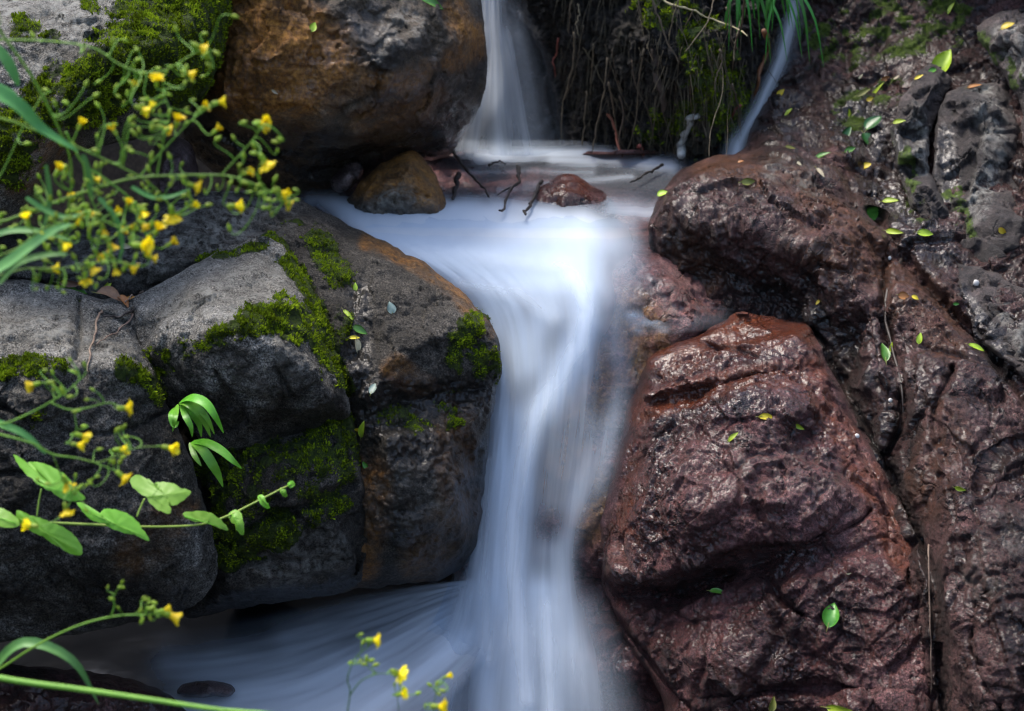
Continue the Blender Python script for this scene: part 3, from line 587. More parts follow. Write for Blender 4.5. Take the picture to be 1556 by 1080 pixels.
# right bank
rock('red_bedrock', slope_rock, 'red brown bedrock slope that fills the right bank of the stream', 'bedrock',
     [(985, 345, 2.78), (1000, 302, 2.88), (1030, 264, 2.97), (1085, 238, 3.07), (1130, 226, 3.17), (1160, 140, 3.38), (1190, 62, 3.55), (1215, -20, 3.68), (1232, -100, 3.75), (1680, -110, 3.5), (1700, 500, 2.3), (1700, 1180, 1.6), (1360, 1180, 1.85), (1300, 1000, 2.12), (1180, 800, 2.37), (1090, 640, 2.56), (1000, 560, 2.66), (985, 480, 2.70), (1000, 420, 2.76), (990, 380, 2.78)],
     [(1060, 345, 2.74), (1260, 262, 2.92), (1310, 300, 2.86), (1045, 385, 2.75), (1090, 405, 2.775), (1160, 430, 2.735), (1215, 470, 2.68), (1275, 520, 2.54), (1262, 392, 2.60), (1318, 470, 2.48), (1335, 560, 2.35), (1290, 610, 2.395), (1235, 490, 2.60), (1330, 690, 2.28), (1385, 800, 2.13), (1400, 480, 2.44), (1420, 600, 2.24), (1500, 580, 2.28), (1360, 700, 2.22), (1450, 750, 2.0), (1540, 700, 2.04), (1400, 800, 2.10), (1440, 900, 1.9), (1540, 900, 1.82), (1500, 1080, 1.70), (1620, 800, 1.9), (1405, 900, 2.02), (1400, 1040, 1.93),
      (1260, 150, 3.30), (1350, 40, 3.45), (1250, 30, 3.55), (1310, 215, 3.08), (1350, 260, 2.98), (1400, 350, 2.72), (1480, 430, 2.56), (1500, 300, 2.8), (1500, 100, 3.25), (1450, 200, 3.05), (1200, 190, 3.22), (1330, 120, 3.28), (1420, 60, 3.38), (1390, 420, 2.56), (1340, 350, 2.76)],
     lines=[[(1020, 325, 2.79), (1070, 315, 2.77), (1130, 335, 2.71), (1190, 370, 2.65), (1240, 385, 2.61)], [(1060, 262, 2.93), (1120, 250, 2.95), (1190, 255, 2.90), (1230, 290, 2.85)]],
     relief=RR, seed=71, wamp=.005, fadepx=25, rim=(30, .05), thick=.5, step=2.2,
     cracks=[([(1345, 380), (1342, 440), (1346, 510), (1362, 570), (1370, 640), (1350, 690)], 9, .05), ([(1330, 320), (1380, 400), (1450, 480), (1500, 530), (1560, 600)], 9, .05), ([(1445, 560), (1420, 640), (1440, 700)], 7, .03), ([(1240, 500), (1290, 600), (1345, 700), (1392, 800), (1425, 880), (1432, 960), (1436, 1100)], 5, .035), ([(1500, 900), (1480, 980), (1520, 1080)], 6, .025), ([(1556, 660), (1510, 690), (1490, 740)], 6, .03)],
     paint=[('wet', [(0, 0)], 1, .4, 'all'), ('rust', [(0, 0)], 1, .05, 'all'), ('rust', [(1080, 255), (1190, 265), (1260, 330), (1330, 400)], 45, .8), ('wet', [(1030, 380), (1120, 420), (1220, 470), (1290, 590)], 75, .5), ('wet', [(1200, 410), (1300, 520), (1350, 640)], 85, .6), ('algae_shade', [(1210, 40), (1180, 190), (1270, 150)], 85, .95), ('algae_shade', [(1240, 30), (1440, 30)], 100, .9), ('algae_shade', [(1300, 160), (1360, 290), (1420, 380)], 50, .7), ('algae_shade', [(1040, 385), (1130, 425), (1230, 480), (1290, 580)], 55, .9), ('algae_shade', [(1480, 440), (1530, 560)], 36, .9), ('algae_shade', [(1330, 640), (1400, 640)], 50, .4), ('algae_shade', [(1290, 600), (1345, 700), (1392, 800), (1425, 880), (1434, 960), (1436, 1090)], 22, .95), ('wet', [(1200, 60), (1180, 210)], 60, .5), ('wet', [(1300, 170), (1350, 290), (1420, 380)], 60, .95), ('wet', [(1480, 440), (1530, 560)], 40, .9), ('rust', [(1040, 380), (1080, 420)], 50, .8), ('rust', [(1230, 340), (1330, 420), (1440, 470)], 60, .55), ('rust', [(1400, 420), (1440, 520)], 45, .6), ('rust', [(1280, 230), (1320, 270), (1250, 170)], 60, .5), ('rust', [(1440, 640), (1400, 760)], 55, .4),  # hollow, crack and upper slope hold painted shade besides stain and damp
            ('pale', [(1180, 260), (1240, 275)], 35, .35), ('moss', [(1250, 60), (1330, 30), (1420, 30)], 70, .44), ('moss', [(1290, 160), (1350, 130)], 40, .42), ('moss', [(1380, 200), (1400, 320)], 30, .4), ('moss', [(1380, 30), (1450, 10)], 40, .45), ('pale', [(1500, 880), (1530, 800)], 50, .2)])
def ledge(out, inner, seed, label, **kw):
    return rock('rock_ledge', ledge_rock, label, 'ledge', out, inner, seed=seed, rim=(9, .02), thick=.3, backk=50, blur=1, angular=True, jag=1.8, wamp=.004,
                relief=[('poly', 7, .028), ('facet', 9, .016), ('poly', 18, .012), ('facet', 26, .008), ('poly', 50, .005), ('split', 9, .014), ('rough', 110, .0026)], **kw)
ledge([(1392, 112, 3.18), (1412, 92, 3.24), (1446, 118, 3.2), (1430, 170, 3.1), (1412, 205, 3.03), (1414, 262, 2.93), (1446, 330, 2.78), (1416, 352, 2.74), (1382, 312, 2.84), (1362, 256, 2.95), (1352, 205, 3.04), (1368, 155, 3.1)],
      [(1398, 165, 3.02), (1398, 230, 2.90), (1410, 300, 2.76), (1425, 125, 3.10), (1370, 240, 2.93)], 81, 'narrow grey rib of fractured rock below the large folded yellow leaf', paint=[('pale', [(1398, 170), (1402, 250)], 22, .5), ('wet', [(1365, 200), (1380, 310)], 22, .9), ('moss', [(1370, 220), (1390, 300)], 20, .45)])
ledge([(1436, 140, 3.1), (1475, 128, 3.12), (1530, 122, 3.15), (1552, 190, 3.02), (1545, 270, 2.88), (1575, 350, 2.72), (1540, 402, 2.62), (1500, 410, 2.62), (1462, 390, 2.68), (1436, 345, 2.76), (1418, 270, 2.9), (1420, 190, 3.02)],
      [(1500, 160, 2.98), (1500, 230, 2.86), (1470, 300, 2.78), (1520, 330, 2.68), (1450, 220, 2.95)], 83, 'broad grey fractured rock block with square broken top at the right edge', paint=[('pale', [(1500, 150), (1510, 230), (1480, 320)], 30, .4), ('wet', [(1435, 200), (1440, 330)], 20, .9), ('moss', [(1445, 290), (1470, 360)], 25, .45)])
ledge([(1478, 40, 3.25), (1520, 14, 3.28), (1600, 8, 3.25), (1680, 10, 3.2), (1700, 420, 2.45), (1640, 470, 2.42), (1590, 400, 2.58), (1562, 300, 2.78), (1556, 220, 2.92), (1548, 150, 3.04), (1512, 95, 3.15)],
      [(1545, 60, 3.08), (1580, 140, 2.92), (1600, 260, 2.72), (1620, 380, 2.5)], 87, 'grey lichened rock step in the upper right corner', paint=[('pale', [(1530, 50), (1560, 110)], 30, .55), ('moss', [(1500, 60), (1540, 120)], 22, .45)])
ledge([(1442, 392, 2.64), (1480, 400, 2.62), (1520, 420, 2.56), (1560, 440, 2.48), (1640, 500, 2.34), (1660, 660, 2.1), (1590, 610, 2.2), (1540, 560, 2.28), (1490, 520, 2.38), (1455, 460, 2.52)],
      [(1510, 465, 2.46), (1560, 520, 2.3), (1600, 560, 2.2)], 89, 'low grey slanting rock ledge with a white pebble beside it', paint=[('wet', [(1460, 450), (1520, 540)], 22, .8), ('pale', [(1530, 470), (1560, 530)], 25, .3)])

rock('red_boulder', red_rock, 'large wet red boulder right of the main fall with a horizontal overhang', 'boulder',
     [(982, 548, 2.5), (1010, 530, 2.52), (1050, 512, 2.54), (1084, 496, 2.56), (1110, 478, 2.6), (1130, 474, 2.6), (1180, 484, 2.58), (1212, 488, 2.56), (1232, 500, 2.54), (1262, 562, 2.45), (1300, 632, 2.36), (1342, 704, 2.26), (1378, 790, 2.15), (1416, 882, 2.03), (1426, 960, 1.96), (1420, 1050, 1.9), (1412, 1180, 1.83), (1050, 1180, 1.98), (1008, 1062, 2.08), (962, 992, 2.15), (935, 930, 2.2), (912, 880, 2.30), (912, 800, 2.33), (932, 720, 2.38), (948, 640, 2.45), (966, 590, 2.51)],
     [(1130, 520, 2.47), (1200, 520, 2.47), (1010, 572, 2.43), (1060, 545, 2.45), (1120, 615, 2.30), (1200, 620, 2.29), (1050, 640, 2.30), (1000, 690, 2.27), (1140, 690, 2.2), (1250, 660, 2.28), (980, 780, 2.2), (1060, 760, 2.13), (1170, 760, 2.1), (1280, 770, 2.13), (1330, 800, 2.11), (960, 860, 2.18),
      (1010, 935, 2.13), (1100, 905, 2.095), (1200, 880, 2.03), (1300, 870, 2.02), (1370, 880, 2.02), (1000, 985, 2.1), (1100, 1000, 2.0), (1250, 980, 1.95), (1350, 980, 1.93), (1200, 1080, 1.91), (1380, 1060, 1.87), (1100, 1090, 1.96), (1260, 880, 2.02)],
     lines=[[(978, 600, 2.40), (1040, 584, 2.385), (1100, 572, 2.38), (1160, 560, 2.395), (1228, 552, 2.43)], [(980, 612, 2.415), (1040, 597, 2.405), (1100, 584, 2.395), (1165, 570, 2.40), (1235, 562, 2.435)],
            [(930, 868, 2.18), (1010, 868, 2.12), (1070, 846, 2.09), (1120, 828, 2.075), (1190, 815, 2.06), (1232, 808, 2.075)], [(935, 905, 2.25), (1015, 905, 2.23), (1080, 880, 2.20), (1130, 862, 2.17), (1190, 842, 2.12), (1240, 826, 2.10)]],
     relief=[('fbm', 3, .014), ('poly', 4.5, .044, .5), ('facet', 7, .009), ('poly', 10, .020, .4), ('facet', 17, .0070), ('poly', 25, .009, .3), ('poly', 60, .0050), ('facet', 44, .0034), ('strata', 18, .0035), ('rough', 80, .0032), ('rough', 160, .0026), ('split', 4, .012), ('split', 10, .007)],
     seed=73, step=2.0, fadepx=30, wamp=.005, grain=(.5, -.4, -.75), rim=(22, .028), thick=.4, blur=2,
     cracks=[([(935, 935), (975, 985), (1010, 1030), (1060, 1085)], 5, .03), ([(1232, 815), (1290, 800), (1320, 778)], 5, .03), ([(1170, 880), (1185, 910), (1220, 935)], 5, .03), ([(1400, 860), (1380, 880), (1420, 920)], 7, .04), ([(1070, 520), (1110, 525), (1150, 545)], 4, .015), ([(1250, 590), (1300, 680), (1360, 800)], 5, .015), ([(1080, 1060), (1180, 1050), (1290, 1045), (1420, 1060)], 6, .03), ([(1040, 880), (1030, 930), (1060, 950)], 4, .012)],
     paint=[('wet', [(0, 0)], 1, .45, 'all'), ('rust', [(0, 0)], 1, .05, 'all'), ('rust', [(1380, 860), (1330, 760), (1270, 650)], 36, .7), ('wet', [(960, 560), (1050, 530), (1200, 510)], 60, 1.0), ('wet', [(940, 620), (1080, 610), (1200, 600)], 60, .9), ('wet', [(920, 700), (1000, 680), (980, 780), (940, 860)], 70, .9), ('wet', [(1150, 640), (1260, 680), (1330, 760)], 50, .6), ('wet', [(950, 900), (1100, 870), (1220, 840)], 40, 1.0),
            ('rust', [(1010, 540), (1130, 500), (1210, 505)], 50, .95), ('rust', [(960, 620), (1080, 590), (1230, 570)], 34, .85), ('rust', [(940, 700), (960, 800)], 50, .4), ('rust', [(1230, 600), (1290, 690), (1370, 830)], 30, .6), ('rust', [(1380, 880), (1410, 900)], 25, .7), ('pale', [(1150, 700), (1230, 740)], 60, .12)])

# fine mat of hanging root hairs on the bank
_R = ROCKS['earth_bank']; _m = np.flatnonzero((_R['py'] < 225) & (_R['px'] > 850)); _i = RNG.choice(_m, 650)
_b = _R['P'][_i] + _R['N'][_i] * .006; _n = len(_i); _L = RNG.uniform(.03, .10, _n)[:, None]; _w = RNG.uniform(.0004, .0011, _n)[:, None]
_o = _R['N'][_i] * RNG.uniform(0, .35, (_n, 1)) + RNG.normal(0, .16, (_n, 3)) * [1, .4, 0]
_s = np.array([[1.0, 0, 0]]); _p = []
for _t in (0, .35, .7, 1.0):
    _c = _b + _L * (_o * math.sin(_t * 1.6) + np.array([0, 0, -1.0]) * _t); _p += [_c - _s * _w * (1.05 - _t), _c + _s * _w * (1.05 - _t)]
_V = np.stack(_p, 1).reshape(-1, 3); _F = np.concatenate([(np.arange(_n) * 8)[:, None] + np.array([2 * j, 2 * j + 1, 2 * j + 3, 2 * j + 2]) for j in range(3)])
tag(mesh_obj('root_mat', _V, _F.astype(np.int32), plain_mat('root_hair', (.04, .030, .017), (.11, .09, .045), 30, .8), smooth=False), kind='stuff')

# ---------------------------------------------------------------- moss
def moss_mat():
    k = NT('moss')
    t = k.attr('tone')
    col = k.ramp(t, [(0.0, (.034, .044, .004)), (0.45, (.13, .19, .010)), (1.0, (.29, .40, .02))])
    d = k.n('BsdfDiffuse', None, Color=col).outputs[0]; tr = k.n('BsdfTranslucent', None, Color=col).outputs[0]
    return k.out(k.n('MixShader', None, i0=.3, i1=d, i2=tr).outputs[0])
MOSS = moss_mat()
for rk, den, thr, hg in (('mossy_boulder', 6, .45, (.002, .006)), ('smooth_boulder', 6, .5, (.002, .005)), ('overhang_boulder', 6, .48, (.002, .006)), ('mossy_block', 4, .5, (.002, .005)), ('cracked_block', 6, .48, (.002, .006)), ('earth_bank', 3, .5, (.003, .010))):
    o = moss_tufts('moss', rk, MOSS, den, thr, hg)
    if o: tag(o, kind='stuff')
# ---------------------------------------------------------------- water
def ribbon(name, mat, secs, foam, nu=220, nv=90, edge=(.08, .08), ends=(.05, .05), ripple=.004, base=0.0, seed=0, comb=(1, 1)):
    """secs: cross-sections of the flow, each a row of (x, y, Y); lofted smoothly. foam: strokes (polyline, radius, density)"""
    S = np.array(secs, float)
    A = np.stack([catmull_n(S[i], nv) for i in range(len(S))])            # (sec, nv, 3)
    B = np.stack([catmull_n(A[:, j], nu) for j in range(nv)], 1)          # (nu, nv, 3)
    W = P(B[..., 0], B[..., 1], B[..., 2])
    q = B[..., :2].reshape(-1, 2)
    f = np.full(len(q), base)
    for line, rad, st in foam:
        ln = np.array(line, float)
        dd = seg_dist(q, ln)[0] if len(ln) > 1 else np.sqrt(((q - ln[0]) ** 2).sum(1))
        g = st * np.exp(-(dd / rad) ** 2 * 1.2)
        f = f + g * (1 - f) if st > 0 else np.maximum(f + g * f, 0)
    u = np.linspace(0, 1, nu)[:, None]; v = np.linspace(0, 1, nv)[None, :]
    e = np.ones((nu, nv))
    if edge[0]: e = e * sstep(0, edge[0], v)
    if edge[1]: e = e * sstep(0, edge[1], 1 - v)
    if ends[0]: e = e * sstep(0, ends[0], u)
    if ends[1]: e = e * sstep(0, ends[1], 1 - u)
    f = np.clip(f, 0, 1) * e.ravel()
    al = np.concatenate([[0], np.cumsum(np.linalg.norm(np.diff(W[:, nv // 2], axis=0), axis=1))])[:, None] + np.zeros((1, nv))
    ac = np.concatenate([[0], np.cumsum(np.linalg.norm(np.diff(W.mean(0), axis=0), axis=1))])[None, :] + np.zeros((nu, 1))
    N = np.cross(np.gradient(W, axis=1), np.gradient(W, axis=0)); N /= np.linalg.norm(N, axis=2)[..., None] + 1e-12
    if N[..., 1].mean() > 0: N = -N
    pp = np.stack([al * 3.0, ac * 22.0, np.full_like(al, seed * 1.7)], -1).reshape(-1, 3)
    h = fbm(pp, 3, 60 + seed)
    V = W.reshape(-1, 3) + N.reshape(-1, 3) * (h * ripple)[:, None]
    I = np.arange(nu * nv).reshape(nu, nv)
    fc = np.stack([I[:-1, :-1], I[1:, :-1], I[1:, 1:], I[:-1, 1:]], -1).reshape(-1, 4)
    return mesh_obj(name, V, fc.astype(np.int32), mat, attrs={'foam': f, 'along': al.ravel(), 'across': ac.ravel(), 'comb': comb[0] + (comb[1] - comb[0]) * sstep(430, 620, q[:, 1])})
def catmull_n(p, n):
    p = np.asarray(p, float); m = len(p)
    s = np.linspace(0, m - 1, n); i = np.minimum(s.astype(int), m - 2); t = (s - i)[:, None]
    g = lambda k: p[np.clip(k, 0, m - 1)]
    p0, p1, p2, p3 = g(i - 1), g(i), g(i + 1), g(i + 2)
    return 0.5 * ((2 * p1) + (p2 - p0) * t + (2 * p0 - 5 * p1 + 4 * p2 - p3) * t ** 2 + (3 * p1 - p0 - 3 * p2 + p3) * t ** 3)

WM = water_mat('milky_water', streak=(2.0, 34), gain=.42)
WV = water_mat('thin_falling_water', streak=(1.3, 55), gain=.5)
WP = water_mat('pool_water', streak=(14, 3), gain=.45, gloss=.10)
PZ = .655
def pool_row(y, x0, x1, n=6, z=PZ): return [(x0 + (x1 - x0) * i / (n - 1), y, Yz(y, z)) for i in range(n)]
pool = ribbon('upper_pool_water', WP, [pool_row(212, 620, 1120), pool_row(232, 560, 1120), pool_row(252, 500, 1080), pool_row(272, 470, 1060), pool_row(296, 440, 1040), pool_row(318, 430, 1030), pool_row(332, 460, 1030), pool_row(346, 500, 1030)],
    [([(730, 238), (820, 232), (890, 232), (960, 243), (1020, 250)], 12, .72), ([(840, 240), (900, 244)], 10, .5), ([(700, 262), (800, 258), (900, 262)], 5, .16), ([(850, 276), (960, 268)], 5, .2), ([(760, 288), (830, 280)], 6, .2), ([(930, 315), (1000, 322)], 14, .4), ([(470, 305), (510, 300)], 10, .4)],
    nu=120, nv=160, edge=(.03, .03), ends=(.02, .22), ripple=.002, base=.07, seed=1)
tag(pool, kind='structure')
SECT = [
 [(440, 286, Yz(286, .658)), (590, 286, Yz(286, .658)), (740, 288, Yz(288, .658)), (880, 290, Yz(290, .658)), (1012, 288, Yz(288, .658))],
 [(480, 318, Yz(318, .662)), (600, 322, Yz(322, .662)), (740, 325, Yz(325, .662)), (880, 325, Yz(325, .662)), (1010, 320, Yz(320, .662))],
 [(520, 350, 2.75), (620, 356, 2.73), (750, 360, 2.71), (880, 362, 2.71), (1010, 358, 2.74)],
 [(580, 385, 2.70), (670, 392, 2.68), (770, 398, 2.66), (890, 400, 2.65), (1005, 396, 2.69)],
 [(640, 425, 2.66), (720, 432, 2.62), (800, 436, 2.585), (890, 438, 2.565), (992, 440, 2.60)],
 [(690, 470, 2.62), (750, 476, 2.56), (820, 478, 2.52), (890, 482, 2.50), (978, 488, 2.54)],
 [(720, 520, 2.56), (765, 526, 2.51), (825, 528, 2.465), (888, 532, 2.45), (972, 536, 2.49)],
 [(725, 580, 2.50), (770, 586, 2.455), (825, 588, 2.42), (885, 590, 2.41), (965, 594, 2.44)],
 [(720, 650, 2.44), (765, 655, 2.40), (820, 656, 2.375), (880, 656, 2.36), (958, 658, 2.36)],
 [(712, 730, 2.38), (758, 735, 2.33), (810, 736, 2.315), (870, 736, 2.30), (945, 736, 2.28)],
 [(704, 810, 2.34), (750, 815, 2.28), (805, 816, 2.265), (860, 816, 2.26), (932, 816, 2.245)],
 [(684, 880, 2.29), (743, 885, 2.24), (800, 888, 2.225), (860, 888, 2.22), (930, 886, 2.225)],
 [(655, 950, 2.25), (735, 955, 2.20), (800, 958, 2.18), (865, 958, 2.17), (950, 956, 2.165)],
 [(600, 1030, 2.17), (715, 1035, 2.145), (800, 1038, 2.13), (868, 1038, 2.115), (975, 1034, 2.105)],
 [(550, 1130, 2.09), (700, 1135, 2.075), (800, 1138, 2.06), (872, 1138, 2.05), (1000, 1132, 2.04)],
]
_cy = {318: 2.895, 350: 2.765, 385: 2.672, 425: 2.603, 470: 2.552, 520: 2.507, 580: 2.463, 650: 2.413, 730: 2.355, 810: 2.30, 880: 2.25, 950: 2.20, 1030: 2.14, 1130: 2.06}
for _sec, _y in zip(SECT[1:], sorted(_cy)):
    _k = _sec[2][2]
    for _i2, (_a, _b2, _c2) in enumerate(_sec): _sec[_i2] = (_a, _b2, _cy[_y] + (_c2 - _k) * min(1, max(.25, (_y - 318) / 130)))
chute = [
 ([(450, 303), (520, 318), (640, 326), (760, 328)], 22, .9), ([(690, 314), (740, 302), (790, 316), (850, 334)], 13, .6), ([(760, 334), (860, 340), (960, 340)], 15, .45),
 ([(490, 328), (600, 336), (720, 338), (800, 345), (880, 348)], 34, .82), ([(880, 352), (950, 362)], 26, .45), ([(560, 362), (680, 378), (780, 382), (880, 385)], 42, .86), ([(640, 412), (740, 425), (830, 425)], 40, .85), ([(700, 455), (770, 465)], 30, .7),
 ([(800, 350), (900, 362), (960, 372)], 22, .55),
 ([(860, 400), (888, 440), (890, 490), (872, 540), (838, 590), (806, 640), (788, 710), (774, 790), (772, 880), (780, 960), (790, 1060), (792, 1100)], 34, .97),
 ([(770, 640), (750, 720), (740, 820), (738, 900)], 24, .85), ([(738, 930), (738, 1000), (742, 1100)], 34, .75), ([(680, 960), (660, 1030), (650, 1100)], 46, .45), ([(600, 1060), (600, 1110)], 40, .4), ([(826, 900), (836, 980), (842, 1100)], 32, .85), ([(850, 930), (880, 1000), (888, 1100)], 30, .6),
 ([(730, 470), (775, 505), (800, 550)], 40, .9), ([(770, 570), (770, 620)], 30, .7), ([(772, 650), (762, 740), (758, 820), (756, 900)], 34, .93), ([(735, 560), (750, 620)], 24, .5), ([(830, 470), (800, 520)], 34, .7),
 ([(905, 410), (935, 470), (938, 530), (958, 575), (940, 630), (910, 700), (876, 770), (854, 840), (848, 900)], 22, .42), ([(930, 380), (960, 420), (965, 450)], 28, .35), ([(960, 400), (985, 440)], 22, .25),
 ([(950, 540), (948, 620), (935, 690), (920, 740)], 20, .3), ([(890, 560), (870, 660), (850, 760)], 30, .3), ([(975, 400), (985, 480), (975, 560), (960, 640)], 22, .22), ([(890, 930), (915, 1000), (935, 1100)], 30, .35), ([(905, 650), (880, 750)], 24, .18), ([(838, 840), (852, 890)], 28, .35), ([(960, 470), (985, 520)], 22, .18), ([(940, 960), (970, 1090)], 26, .14),
]
tag(ribbon('waterfall_water', WM, SECT, chute, nu=300, nv=140, edge=(.14, .26), ends=(.06, .0), ripple=.003, seed=2, comb=(.22, 1.0)), kind='structure')
SEC2 = [[(x + (14 if j == 4 else 0), y, Y - .022 + .014 * abs(j - 2) / 2) for j, (x, y, Y) in enumerate(s)] for s in SECT[2:]]
mist = [([(870, 420), (892, 470), (880, 520), (846, 575), (812, 630), (794, 700), (780, 780), (778, 860), (790, 960), (800, 1060)], 14, .55), ([(740, 700), (735, 800), (740, 1000)], 12, .35), ([(640, 370), (760, 390), (860, 400)], 16, .35), ([(700, 430), (790, 445), (840, 480)], 14, .3), ([(830, 920), (838, 1080)], 14, .4), ([(935, 400), (955, 480), (955, 580), (925, 680), (885, 770)], 26, .16), ([(780, 960), (860, 1000), (930, 1080)], 40, .22), ([(700, 900), (690, 1000), (690, 1090)], 30, .3)]
tag(ribbon('spray_water', WV, SEC2, mist, nu=240, nv=110, edge=(.10, .2), ends=(.12, .0), ripple=.004, seed=3, comb=(.4, 1)), kind='structure')
# upper fall and side fall
tag(ribbon('upper_fall_water', WV, [[(722, -60, 3.60), (745, -62, 3.58), (768, -62, 3.58), (800, -60, 3.62)], [(722, 20, 3.58), (745, 20, 3.54), (772, 20, 3.54), (820, 20, 3.60)], [(718, 90, 3.55), (748, 90, 3.50), (784, 90, 3.50), (845, 90, 3.57)], [(704, 160, 3.52), (745, 160, 3.46), (795, 160, 3.46), (862, 160, 3.54)], [(690, 215, 3.49), (745, 215, 3.44), (805, 215, 3.43), (872, 215, 3.50)], [(684, 244, 3.44), (745, 246, 3.40), (810, 246, 3.40), (880, 244, 3.44)]],
    [([(742, -60), (744, 20), (748, 100), (755, 170), (760, 240)], 22, .62), ([(738, 120), (722, 180), (712, 230)], 20, .4), ([(770, 60), (790, 150), (805, 240)], 22, .28), ([(790, 20), (830, 150), (850, 240)], 22, .10)], nu=140, nv=70, edge=(.06, .25), ends=(0, .03), ripple=.008, seed=4), kind='structure')
tag(ribbon('side_fall_water', WV, [[(1176, -60, 3.58), (1206, -60, 3.52), (1236, -60, 3.58)], [(1174, 20, 3.50), (1203, 20, 3.45), (1232, 20, 3.50)], [(1152, 90, 3.45), (1184, 92, 3.39), (1216, 94, 3.45)], [(1120, 160, 3.39), (1154, 164, 3.33), (1188, 168, 3.39)], [(1092, 210, 3.35), (1126, 214, 3.29), (1162, 218, 3.34)], [(1078, 250, 3.31), (1112, 254, 3.25), (1150, 256, 3.30)]],
    [([(1206, -60), (1203, 20), (1186, 90), (1155, 160), (1124, 215), (1110, 254)], 9, .55), ([(1203, 20), (1186, 90), (1155, 160), (1122, 220)], 20, .14), ([(1120, 220), (1106, 254)], 14, .3)], nu=140, nv=60, edge=(.3, .3), ends=(0, .04), ripple=.004, seed=5), kind='structure')
# lower fan that runs left under the boulders
tag(ribbon('lower_stream_water', water_mat('spreading_water', streak=(1.6, 26), gain=.55), [[(800, 872, Yz(872, 0.080)), (800, 880, Yz(880, 0.070)), (800, 888, Yz(888, 0.060)), (800, 896, Yz(896, 0.050)), (800, 904, Yz(904, 0.040))], [(690, 880, Yz(880, 0.065)), (690, 900, Yz(900, 0.055)), (690, 930, Yz(930, 0.045)), (700, 970, Yz(970, 0.035)), (720, 1030, Yz(1030, 0.025))], [(580, 892, Yz(892, 0.030)), (570, 942, Yz(942, 0.020)), (570, 995, Yz(995, 0.010)), (590, 1050, Yz(1050, 0.000)), (640, 1110, Yz(1110, -0.010))], [(460, 910, Yz(910, 0.000)), (440, 985, Yz(985, -0.010)), (440, 1050, Yz(1050, -0.020)), (480, 1110, Yz(1110, -0.030)), (560, 1170, Yz(1170, -0.040))], [(330, 935, Yz(935, -0.020)), (300, 1008, Yz(1008, -0.030)), (300, 1075, Yz(1075, -0.040)), (340, 1140, Yz(1140, -0.050)), (400, 1200, Yz(1200, -0.060))], [(120, 950, Yz(950, -0.030)), (100, 1020, Yz(1020, -0.040)), (100, 1085, Yz(1085, -0.050)), (100, 1150, Yz(1150, -0.060)), (100, 1210, Yz(1210, -0.070))]],
    [([(740, 884), (640, 900), (540, 935), (440, 970)], 28, .75), ([(740, 900), (650, 945), (560, 1000), (470, 1045)], 42, .85), ([(740, 930), (670, 1000), (600, 1060), (540, 1110)], 46, .85), ([(700, 1030), (640, 1110)], 50, .7), ([(560, 1040), (480, 1045), (400, 1050), (310, 1070)], 52, .97), ([(500, 1000), (380, 1008), (260, 1000)], 32, .55), ([(330, 1060), (280, 1095)], 40, .85), ([(560, 1090), (420, 1095)], 50, .95), ([(480, 950), (330, 985)], 24, .3)],
    nu=200, nv=110, edge=(.12, .25), ends=(.10, .12), ripple=.004, base=.03, seed=6), kind='structure')
# still dark water of the lower basin
BW = NT('dark_water'); _t = BW.n('TexCoord').outputs['Object']
_b = BW.n('Bump', None, Strength=.25, Distance=.01, Height=BW.noise(_t, 9, 3, .5))
_p = BW.n('BsdfPrincipled', None, Base_Color=(.012, .014, .018, 1), Roughness=.18, Normal=_b.outputs[0])
BW = BW.out(_p.outputs[0])
n = 60; gx, gy = np.meshgrid(np.linspace(-1.1, .45, n), np.linspace(1.5, 3.0, n)); gz = fbm(np.stack([gx.ravel(), gy.ravel(), 0 * gx.ravel()], 1) * 5, 2, 5) * .004 - .14
I = np.arange(n * n).reshape(n, n)
tag(mesh_obj('basin_water', np.stack([gx.ravel(), gy.ravel(), gz], 1), np.stack([I[:-1, :-1], I[:-1, 1:], I[1:, 1:], I[1:, :-1]], -1).reshape(-1, 4).astype(np.int32), BW), kind='structure')
# puddle behind the red boulder
tag(ribbon('puddle_water', water_mat('puddle_water', streak=(8, 60), gloss=.0), [[(940, 470, 2.60), (945, 490, 2.575), (950, 512, 2.55)], [(990, 462, 2.62), (990, 486, 2.58), (995, 512, 2.54)], [(1050, 462, 2.63), (1050, 484, 2.585), (1055, 506, 2.545)], [(1120, 468, 2.64), (1120, 482, 2.61), (1120, 494, 2.58)]],
    [([(955, 478), (985, 488), (1008, 500)], 9, .16), ([(950, 490), (970, 500)], 12, .14)], nu=60, nv=40, edge=(.2, .2), ends=(.2, .15), ripple=.002, base=.03, seed=8), kind='structure')
# ---------------------------------------------------------------- leaves, twigs, plants
def ray(x, y):
    """first surface seen at photo pixel (x, y): point, normal"""
    dg = bpy.context.evaluated_depsgraph_get()
    o = Vector((0, 0, CAMZ)); d = (PV(x, y, 1.0) - o).normalized()
    for _ in range(8):
        hit, loc, nor, idx, ob, mw = C.ray_cast(dg, o, d)
        if not hit: return PV(x, y, 2.6), Vector((0, 0, 1))
        if ob.get('kind') == 'structure' and 'water' in ob.name or ob.name.startswith('moss.') or ob.name == 'moss': o = loc + d * .002; continue
        if nor.dot(d) > 0: nor = -nor
        return loc, nor
    return loc, nor
def face_cam(p): return (Vector((0, 0, CAMZ)) - p).normalized()

